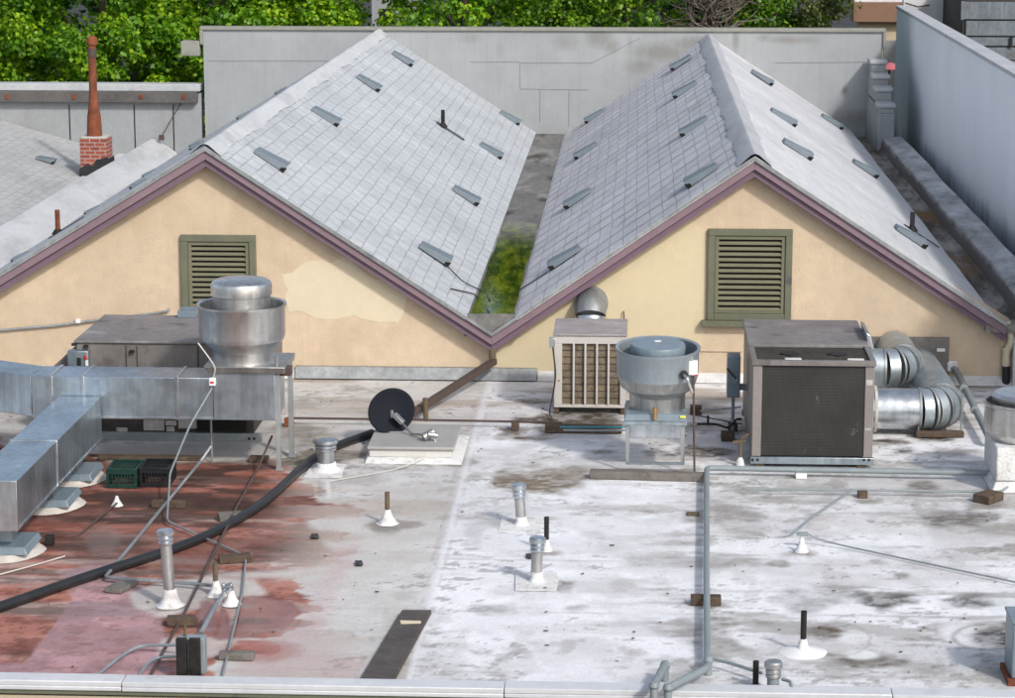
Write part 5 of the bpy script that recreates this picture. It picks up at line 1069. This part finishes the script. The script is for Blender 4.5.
tb = thing('timber', 'dark timber with two thin hanger rods under the lower round duct', 'timber', Z(940, 438))
t0, t1 = Z(916, 438), Z(964, 438); MB().ebox(t0+Vector((0,.05,.035)), t1+Vector((0,.05,.035)), .09, .07).build('beam', M['wood'], tb, bev=.008)
for p_ in (t0+Vector((.03,.05,0)), t1+Vector((-.03,.05,0))): MB().tube([p_+Vector((0,0,.07)), p_+Vector((0,0,cz+.22 if p_.x > t0.x+.2 else cz))], .009, 6).build('rod', M['galv_dull'], tb)
# wall pipe to the right
wpp = thing('wall_conduit', 'thick grey conduit slanting from the right wall down to the white curb', 'conduit', Z(988, 436))
pA = YP(953, 368, YW-.03); pB = Z(989, 437, .12)
MB().tube([pA+Vector((0,.02,.0)), pA+Vector((.04,-.1,-.03)), pB, pB+Vector((.12,.0,-.03))], .042, 14, bend=.06).build('pipe', M['pipe_paint'], wpp)
for f__ in (.3, .62): c_ = pA.lerp(pB, f__)+Vector((0,-.04,0)); d_ = (pB-pA).normalized(); MB().tube([c_-d_*.04, c_+d_*.04], .05, 14).build('coupling', M['galv_dull'], wpp)
mbox(pA.x-.08, pA.x+.06, YW-.05, YW-.003, pA.z-.05, pA.z+.09).build('boot', M['white_box'], wpp, bev=.02)
# right downspout
dr = thing('downspout', 'beige downspout with black lower end at the right corner of the facade', 'downspout', YP(1005, 388, YW-.1))
MB().tube([YP(1007, 322, YW-.12), YP(1011, 336, YW-.12), YP(1011, 343, YW-.12), YP(1006, 352, YW-.08), YP(1006, 368, YW-.08)], .045, 12, bend=.06).build('pipe', M['cream'], dr)
MB().tube([YP(1006, 366, YW-.08), YP(1006, 391, YW-.08)], .05, 12).build('lower_pipe', M['black_rubber'], dr)
q = MB()
for py_ in (349, 361): c_ = YP(1006, py_, YW-.08); q.tube([c_-Vector((0,0,.015)), c_+Vector((0,0,.015))], .053, 12)
q.build('bracket', M['cream'], dr)
x_ = YP(1012, 370, YW-.1).x; tag(mbox(x_, x_+.5, YW-.2, YW-.005, .01, .62).build('utility_box', M['white_box'], bev=.01), 'pale box against the wall right of the black ended downspout', 'box')
# ---- right edge fan on white curb
yq = Z(1000, 493).y; xq = YP(996, 470, yq).x
fr3 = thing('exhaust_fan', 'small aluminium exhaust fan on a white box curb cut by the right edge', 'exhaust fan', (xq+.45, yq+.45, 0))
zc_ = YP(1000, 448, yq).z
MB().hexa([(xq-.05, yq-.05, .003), (xq+.95, yq-.05, .003), (xq+.95, yq+.95, .003), (xq-.05, yq+.95, .003)], [(xq, yq, .12), (xq+.9, yq, .12), (xq+.9, yq+.9, .12), (xq, yq+.9, .12)]).box(xq, xq+.9, yq, yq+.9, .121, zc_).build('curb', M['white_box'], fr3, bev=.02)
fx3, fy3 = xq+.36, yq+.45
zz3 = lambda py: YP(1010, py, fy3).z
MB().lathe([(.32, zc_), (.32, zz3(443)), (.33, zz3(440)), (.42, zz3(432)), (.435, zz3(428)), (.435, zz3(404)), (.45, zz3(402)), (.45, zz3(400)), (.42, zz3(401)), (.41, zz3(428)), (.25, zz3(438))], (fx3, fy3, 0), 48, closed=False).build('wind_band', M['alu'], fr3)
MB().lathe([(.2, zz3(438)), (.3, zz3(430)), (.31, zz3(400)), (.36, zz3(399)), (.37, zz3(395)), (.33, zz3(392)), (.0, zz3(390))], (fx3, fy3, 0), 48, closed=False).build('cap', M['alu'], fr3)
# ---- main grey pipes
zpp = .09
label_tube('pipe', rpath([(990,473),(850,470.5),(707,468),(706.5,480),(706.5,580),(707.5,662)], zpp), .03, M['pipe_paint'], 'long grey pipe turning at a right angle from the air conditioner to the parapet', 'pipe', bend=.07, seg=14)
for i_, (p_, lb) in enumerate([((708,470),'corner'),]): pass
pj = Z(708, 664, zpp)
pr = thing('pipe', 'pair of grey elbowed pipes rising over the front coping left of the pipe joint', 'pipe', Z(690, 680))
MB().tube([pj, Z(707,668,.16), Z(668,688,.2), Z(668,688,.2)+Vector((0,-.02,-.3))], .032, 14, bend=.05).build('crossing_pipe', M['pipe_paint'], pr)
e1 = Z(665,667,.12); e2 = Z(654,686,.2); MB().tube([e1+Vector((0,0,-.11)), e1+Vector((0,0,.02)), e2+Vector((0,0,.01)), e2+Vector((-.0,-.06,-.35))], .032, 14, bend=.05).build('outer_pipe', M['pipe_paint'], pr)
for c_ in (e1+Vector((0,0,.015)), e2, Z(668,688,.2), pj+Vector((0,0,.03))): MB().lathe([(.0, -.042), (.03, -.035), (.043, 0), (.03, .035), (0, .042)], c_, 14).build('elbow_fitting', M['pipe_paint'], pr)
MB().tube([pj+Vector((.0,0,.0)), pj+Vector((.0,-.02,-.085))], .034, 14).build('drop', M['pipe_paint'], pr)
label_tube('pipe', [Z(713,659,.09), Z(727,662,.09), Z(762,673,.09)], .014, M['pipe_paint'], 'thin grey pipe branching right from the pipe joint towards the ribbed vent', 'pipe', bend=.04)
label_tube('pipe', [Z(782,679,.1), Z(790,681,.1), Z(792,688,.1), Z(792,694,.02)], .014, M['pipe_paint'], 'short thin hooked pipe right of the ribbed vent by the coping', 'pipe', bend=.04)
tag(mbox(*(lambda c: (c.x-.06, c.x+.06, c.y-.03, c.y+.09, .004, .06))(Z(801,479)) ).build('pipe_support', M['white_paint'], bev=.01), 'small white block under the long grey pipe below the air conditioner', 'pipe support')
label_tube('conduit', rpath([(745,489),(800,489.5),(900,490.5),(988,492),(1002,491),(1016,481)], .07), .012, M['pipe_paint'], 'thin grey conduit running parallel in front of the long grey pipe', 'conduit', bend=.08, seg=8)
label_tube('conduit', rpath([(786,532,.08),(797,530,.09),(812,517,.08),(852,489.5,.07)]), .012, M['pipe_paint'], 'thin bent conduit rising from the small white cone to the pipe run', 'conduit', bend=.06, seg=8)
label_tube('cable', rpath([(808,534,.12),(820,540,.06),(850,547,.03),(920,562,.03),(1020,583,.03)]), .009, M['pipe_paint'], 'grey cable running from the small white cone to the right edge', 'cable', bend=.1, seg=8)
block(863, 499, 10, 7, .12, M['wood'], 'small wood block under the end of the thin bent conduit')
block(990, 505, 20, 9, .28, M['wood'], 'wood block with pale end beside the white box curb at right', rot=-.7)
block(706, 606.5, 32, 9, .13, M['wood'], 'wood block clamped under the vertical run of the long grey pipe')
block(733, 432, 10, 8, .1, M['wood'], 'small wood block at the rear of the air conditioner left side')
cx_ = Z(693, 515); tag(MB().obox(cx_+Vector((0,0,.012)), ((1,.1,0),(-.1,1,0),(0,0,1)), (.06,.05,.01)).build('debris', M['rusty_pipe']), 'scrap of rusty debris left of the long grey pipe', 'debris')
# ---- stack vents
def boot(mb_or, c, r0, r1, h, base, nm='boot', m=None):
    MB().lathe([(r0*1.35, .004), (r0*1.15, .012), (r0, .03), ((r0+r1)/2*.92, h*.5), (r1, h), (r1*.8, h+.004)], (c.x, c.y, 0), 24, wob=.07).build(nm, m or M['white_box'], base)
def vent(px, py, ptop, rpx, label, kind, boot_px=(10, 14), rot=(0, 0), capm='galv_bright', pm='galv_dull', grp=None):
    c = Z(px, py); s = 2548/c.y; zt = YP(px, ptop, c.y).z; r_ = rpx/s; t = thing('vent_pipe', label, 'vent pipe', (c.x, c.y, 0))
    hb = boot_px[1]/s*1.05; tx, ty = rot
    if grp == 'patch':
        rp = random.Random(int(px)); MB().prism([(c.x+a_*.19+rp.uniform(-.02,.02), c.y+b_2*.30+rp.uniform(-.03,.03), .004) for a_, b_2 in ((-1,-1),(0,-1.04),(1,-1),(1.03,0),(1,1),(0,1.03),(-1,1))], (0, 0, .006)).build('base_patch', M['white_box'], t); grp = None
    top = Vector((c.x+tx, c.y+ty, zt)); lo_ = Vector((c.x, c.y, hb*.9))
    boot(None, c, boot_px[0]/s, r_*1.12, hb, t)
    if kind == 'plain':
        MB().tube([lo_, top], r_, 16, caps=False).tube([top-(top-lo_).normalized()*.004, lo_], r_*.82, 16).build('pipe', M[pm], t)
        MB().tube([top-(top-lo_).normalized()*.012, top-(top-lo_).normalized()*.008], r_*.85, 16).build('pipe_mouth', M['black_void'], t)
    else:
        ch_ = .13 if kind == 'cap' else .10; d = (top-lo_).normalized()
        MB().tube([lo_, top-d*(ch_+.005)], r_, 24).build('pipe', M[pm], t)
        q = MB(); cr = r_*1.38
        q.lathe([(r_*1.02, -ch_), (cr*.9, -ch_), (cr*.92, -ch_*.86), (cr*.8, -ch_*.80), (cr*.92, -ch_*.72), (cr*.92, -ch_*.58), (cr*.8, -ch_*.52), (cr*.95, -ch_*.42), (cr*1.08, -ch_*.36), (cr*1.08, -ch_*.1), (cr*.9, 0), (0, .006)], (0, 0, 0), 28, closed=False)
        mt = Matrix.Translation(top) @ d.to_track_quat('Z', 'Y').to_matrix().to_4x4(); bmesh.ops.transform(q.bm, matrix=mt, verts=q.bm.verts)
        q.build('cap', M[capm], t)
    return t
vent(326, 471, 438, 9.0, 'wide shiny metal vent with flat cap beside the black hose', 'cap', (13.5, 9), pm='galv_bright', grp='patch')
vent(387.5, 524, 492, 2.6, 'rusty pipe in a white cone standing alone below the satellite dish', 'plain', (9, 15), pm='rusty_pipe')
vent(170, 606, 530, 6.2, 'tall metal vent with ribbed cap in a white cone on the red roof', 'cap', (11.5, 18), rot=(-.03,.01), pm='alu_dull')
vent(216, 596, 562, 2.8, 'rusty pipe in a white cone between tall vent and clamp fitting', 'plain', (8, 16), pm='rusty_pipe')
vent(231.5, 605, 588, 2.6, 'low white cone with a pipe clamp on its top', 'plain', (8, 15), pm='galv_bright')
vent(521, 525, 484, 5.4, 'capped metal vent on white base farther of the two beside the brown stain', 'cap', (6.8, 9), rot=(-.025,0), pm='alu_dull', grp='patch')
vent(546.5, 551, 517, 2.6, 'black iron pipe standing just behind the nearer capped vent', 'plain', (5, 12), pm='black_iron')
vent(536.5, 582, 537, 6.0, 'capped metal vent nearer the viewer in front of the black iron pipe', 'cap', (7.4, 11), rot=(.01,0), pm='alu_dull', grp='patch')
v_ = vent(803, 653, 611, 3.2, 'black iron pipe in a broad white cone at the lower right', 'plain', (8.5, 15), pm='black_iron')
c_ = Z(803, 653); MB().lathe([(.20, .004), (.18, .014), (.12, .028), (.06, .045)], (c_.x, c_.y, 0), 28, wob=.05).build('boot_flange', M['white_paint'], v_)
vent(755.5, 688, 661, 3.2, 'black iron pipe beside the ribbed vent at the front coping', 'plain', (5, 3), pm='black_iron')
vent(773, 693, 661, 6.6, 'short painted vent with ribbed grey cap at the front coping', 'cap', (8, 3), pm='pipe_paint', capm='alu_dull')
def cone(px, py, rpx, hpx, label):
    c = Z(px, py); s = 2548/c.y
    tag(MB().lathe([(rpx*1.2/s, .004), (rpx/s, .02), (rpx*.5/s, hpx/s*.6), (rpx*.25/s, hpx/s), (0, hpx/s+.004)], (c.x, c.y, 0), 20, wob=.04).build('sealed_cone', M['white_box']), label, 'cone')
cone(117, 506, 5.5, 11, 'small white cone alone on the red roof below the green crate'); cone(801.5, 552, 6.5, 16, 'small white cone under the thin bent conduit at right')
c_ = Z(802, 534, .14); tag(mbox(c_.x-.05, c_.x+.06, c_.y-.02, c_.y+.03, .125, .155).build('pipe_clamp', M['pipe_paint'], bev=.006), 'small pinkish clamp on top of the white cone at right', 'clamp')
c_ = Z(229, 588, .14); tag(MB().tube([c_+Vector((-.04,0,.0)), c_+Vector((.03,.0,.03))], .028, 10).tube([c_+Vector((-.05,0,-.06)), c_+Vector((-.05,0,.04))], .018, 8).build('pipe_clamp', M['galv_bright'], bev=.003), 'metal conduit clamp on the low white cone on the red roof', 'clamp')
# ---- left conduits
label_tube('conduit', [YP(212, 388, yd-.06), YP(190, 425, yd-.3), Z(170, 473, .22), Z(167, 521, .06), Z(205, 538, .04), Z(246, 556, .03), Z(243, 590, .03), Z(222, 678, .03)], .0105, M['pipe_paint'], 'thin conduit falling from the cord switch then turning across the red roof to the coping', 'conduit', bend=.1, seg=8)
label_tube('conduit', [YP(211, 446, yd-.0), Z(200, 462, .1), Z(105, 577, .05), Z(123, 579, .05), Z(185, 583, .05), Z(218, 586, .06)], .017, M['galv_dull'], 'long slanting conduit crossing the black hose then turning right to the cones', 'conduit', bend=.05, seg=8)
label_tube('cable', [YP(272, 436, yd+.2), Z(258, 468, .08), Z(236, 508, .07), Z(218, 545, .06), Z(186, 610, .04), Z(148, 680, .03)], .013, M['brown_pipe'], 'long dark straight cable slanting from the tall aluminium fan to the coping', 'cable', seg=8)
label_tube('conduit', [Z(201, 634, .2), Z(212, 612, .12), Z(225, 591, .13)], .02, M['galv_bright'], 'thick shiny conduit from the twin post box up to the clamp', 'conduit', seg=10)
label_tube('conduit', [Z(182, 645, .1), Z(140, 645, .05), Z(122, 655, .04), Z(96, 676, .03)], .013, M['pipe_paint'], 'upper bent conduit leaving the twin post box to the left', 'conduit', bend=.12, seg=8)
label_tube('conduit', [Z(182, 656, .07), Z(157, 657, .05), Z(148, 663, .04), Z(137, 678, .03)], .013, M['pipe_paint'], 'lower bent conduit leaving the twin post box to the left', 'conduit', bend=.12, seg=8)
label_tube('conduit', [Z(117, 503, .05), Z(92, 524, .04), Z(80, 534, .04), Z(30, 534, .04)], .01, M['brown_pipe'], 'thin rusty conduit from the lone small white cone towards the left duct', 'conduit', bend=.08, seg=8)
label_tube('cable', [Z(65, 556, .02), Z(45, 562, .02), Z(20, 569, .02), Z(-10, 577, .02)], .007, M['white_cable'], 'thin pale cable lying at the left edge below the nearest duct stand', 'cable', seg=6)
tag(mbox(*(lambda c: (c.x-.04, c.x+.04, c.y-.04, c.y+.04, .004, .1))(Z(50,545)) ).build('junction_box', M['black_iron'], bev=.006), 'small dark box on the red roof right of the nearest duct stand', 'junction box')
# twin post box
c_ = Z(188, 682); sbx = thing('junction_box', 'grey electrical box on two dark wood posts at the front coping', 'junction box', (c_.x, c_.y, 0))
s_ = 2548/c_.y
for k_, (pa_, pb_) in enumerate([(176, 186.5), (189, 200)]):
    xa_, xb_ = YP(pa_, 660, c_.y).x, YP(pb_, 660, c_.y).x; mbox(xa_, xb_, c_.y, c_.y+.05, .01, YP(180, 639, c_.y).z).build('post', M['wood_grey'] if 0 else M['black_iron'], sbx, bev=.005)
xa_, xb_ = YP(177, 640, c_.y+.06).x, YP(204.5, 640, c_.y+.06).x; mbox(xa_, xb_, c_.y+.052, c_.y+.17, .05, YP(190, 638, c_.y+.06).z).build('box', M['pipe_paint'], sbx, bev=.008)
MB().tube([(xa_+.06, c_.y+.1, YP(190,638,c_.y+.06).z), (xa_+.06, c_.y+.1, YP(190,626,c_.y+.06).z)], .012, 8).build('upper_fitting', M['rusty_pipe'], sbx)
# wood blocks left
block(180, 622+5, 30, 9, .12, M['wood'], 'dark wood block lying behind the twin post box', rot=.12)
block(236, 661, 38, 8, .09, M['wood_grey'], 'wood block with bent nail right of the twin post box')
block(234, 564, 34, 8, .12, M['wood'], 'reddish wood block behind the rusty pipe cone', rot=.25)
block(229.5, 522, 26, 8, .13, M['wood_grey'], 'pale wood block touching the black hose under the dark cable', rot=.35)
block(168, 508.5, 36, 7, .1, M['wood'], 'wood block lying below the black crate', rot=.0)
block(118, 594, 20, 5, .34, M['wood_grey'], 'weathered wood block under the bend of the long slanting conduit', rot=-.3)
block(258, 463, 20, 5, .15, M['wood'], 'dark wood block by the cable below the large cabinet rail')
block(150, 461, 110, 4, .12, M['wood'], 'long dark timber lying in front of the large cabinet rail')
# plank
pl = thing('plank', 'dark wide plank lying slanted on the roof at the front coping', 'plank', Z(395, 650))
P_ = [Z(360.5, 683, .01), Z(394, 683, .01), Z(431.5, 614, .01), Z(402, 614, .01)]
MB().prism(P_, (0, 0, .04)).build('board', M['plank'], pl, bev=.004)
w0 = [Z(400, 620.5, .053), Z(421, 621, .053), Z(421, 623.5, .053), Z(401, 624, .053)]; MB().prism(w0, (0, 0, .003)).build('paint_mark', M['cream'], pl)
# bottom right box
c_ = Z(1003, 698); xg = YP(1010, 660, 19.4).x
gbx = thing('metal_box', 'blue grey metal box cut off at the lower right corner', 'metal box', (xg+.3, 19.6, 0))
MB().box(xg, xg+.6, 19.3, 19.7, .05, YP(1006, 624, 19.3).z).build('cabinet', M['blue_paint'], gbx, bev=.01); MB().box(xg-.03, xg+.62, 19.25, 19.72, .0, .05).build('foot', M['rust'], gbx)
MB().box(xg-.012, xg+.612, 19.29, 19.712, YP(1006, 624, 19.3).z, YP(1006, 621, 19.3).z).build('lid', M['blue_paint'], gbx, bev=.006)
# facade conduit at left
tag(MB().tube([YP(-20,332,YW-.03), YP(60,325,YW-.03), YP(90,321,YW-.03), YP(150,314,YW-.03), YP(168,311,YW-.03), YP(169,309,YW-.0)], .017, 8).build('conduit', M['galv_dull']), 'pale conduit along the beige wall above the long duct at left', 'conduit')
c_ = YP(78, 321.5, YW-.04); tag(mbox(c_.x-.03, c_.x+.03, YW-.06, YW-.003, c_.z-.02, c_.z+.03).build('pipe_clip', M['white_paint'], bev=.005), 'small white clip holding the conduit on the beige wall', 'clip')
# pipes through the shingles
def slopepipe(px, pyb, pyt, r_, p0, n0, m, label):
    c = PL(px, pyb, p0, n0); zt = YP(px, pyt, c.y).z; t = thing('vent_pipe', label, 'vent pipe', c)
    MB().tube([c-Vector((0,0,.05)), (c.x, c.y, zt)], r_, 12).build('pipe', M[m], t)
    dn = Vector((n0.z, 0, -n0.x)); yv = Vector((0,1,0)); w_ = .16
    MB().prism([c+dn*-.14+yv*-w_*.3+n0*.012, c+dn*.45+yv*-w_*.25+n0*.012, c+dn*.45+yv*w_*.2+n0*.012, c+dn*-.14+yv*w_*.3+n0*.012], n0*.012).build('flashing', M['black_iron'], t)
    MB().tube([c-n0*.0, c+Vector((0,0,.07))], r_*1.7, 12, radii=[r_*2.6, r_*1.2]).build('collar', M['black_iron'], t)
slopepipe(443, 127, 110, .035, p1, n1, 'black_iron', 'dark vent pipe with long flashing on the left gable shingles')
slopepipe(912, 231, 212, .035, p3, n3, 'black_rubber', 'black vent pipe on the white coated slope at right')
slopepipe(58, 234, 210, .035, p4, n4, 'rust', 'rusty vent pipe above the rake board at far left')
# small debris
for px_, py_, lb in [(359,565,'black scrap lying on the pale roof right of the red stain'), (315,538,'black scrap lying at the edge of the red stain'), (530,558,'dark flap beside the base of the capped vents')]:
    c_ = Z(px_, py_); tag(MB().obox(c_+Vector((0,0,.02)), ((1,.2,0),(-.2,1,0),(0,0,1)), (.035,.06,.012)).build('debris', M['black_rubber'], bev=.008), lb, 'debris')
rnd = random.Random(11); q = MB()
for k in range(260):
    px_ = rnd.uniform(0, 1000); py_ = rnd.choice([rnd.uniform(392, 690), rnd.uniform(400, 460)]); c_ = Z(px_, py_, .012); s_ = rnd.uniform(.003, .009)
    q.obox(c_, ((1, rnd.uniform(-1, 1), 0), (-rnd.uniform(-1, 1), 1, 0), (0, 0, 1)), (s_*rnd.uniform(.8, 2.5), s_, s_*.4))
tag(q.build('grit', M['brown_pipe'], smooth=False), 'scattered leaf bits and grit over the flat roof', 'grit', kind='stuff')
# conduit along the valley front and junk near wall
label_tube('cable', rpath([(690,414,.1),(715,419,.1),(742,424,.12)]), .008, M['black_rubber'], 'thin black cable in front of the lever switch box', 'cable', seg=6)
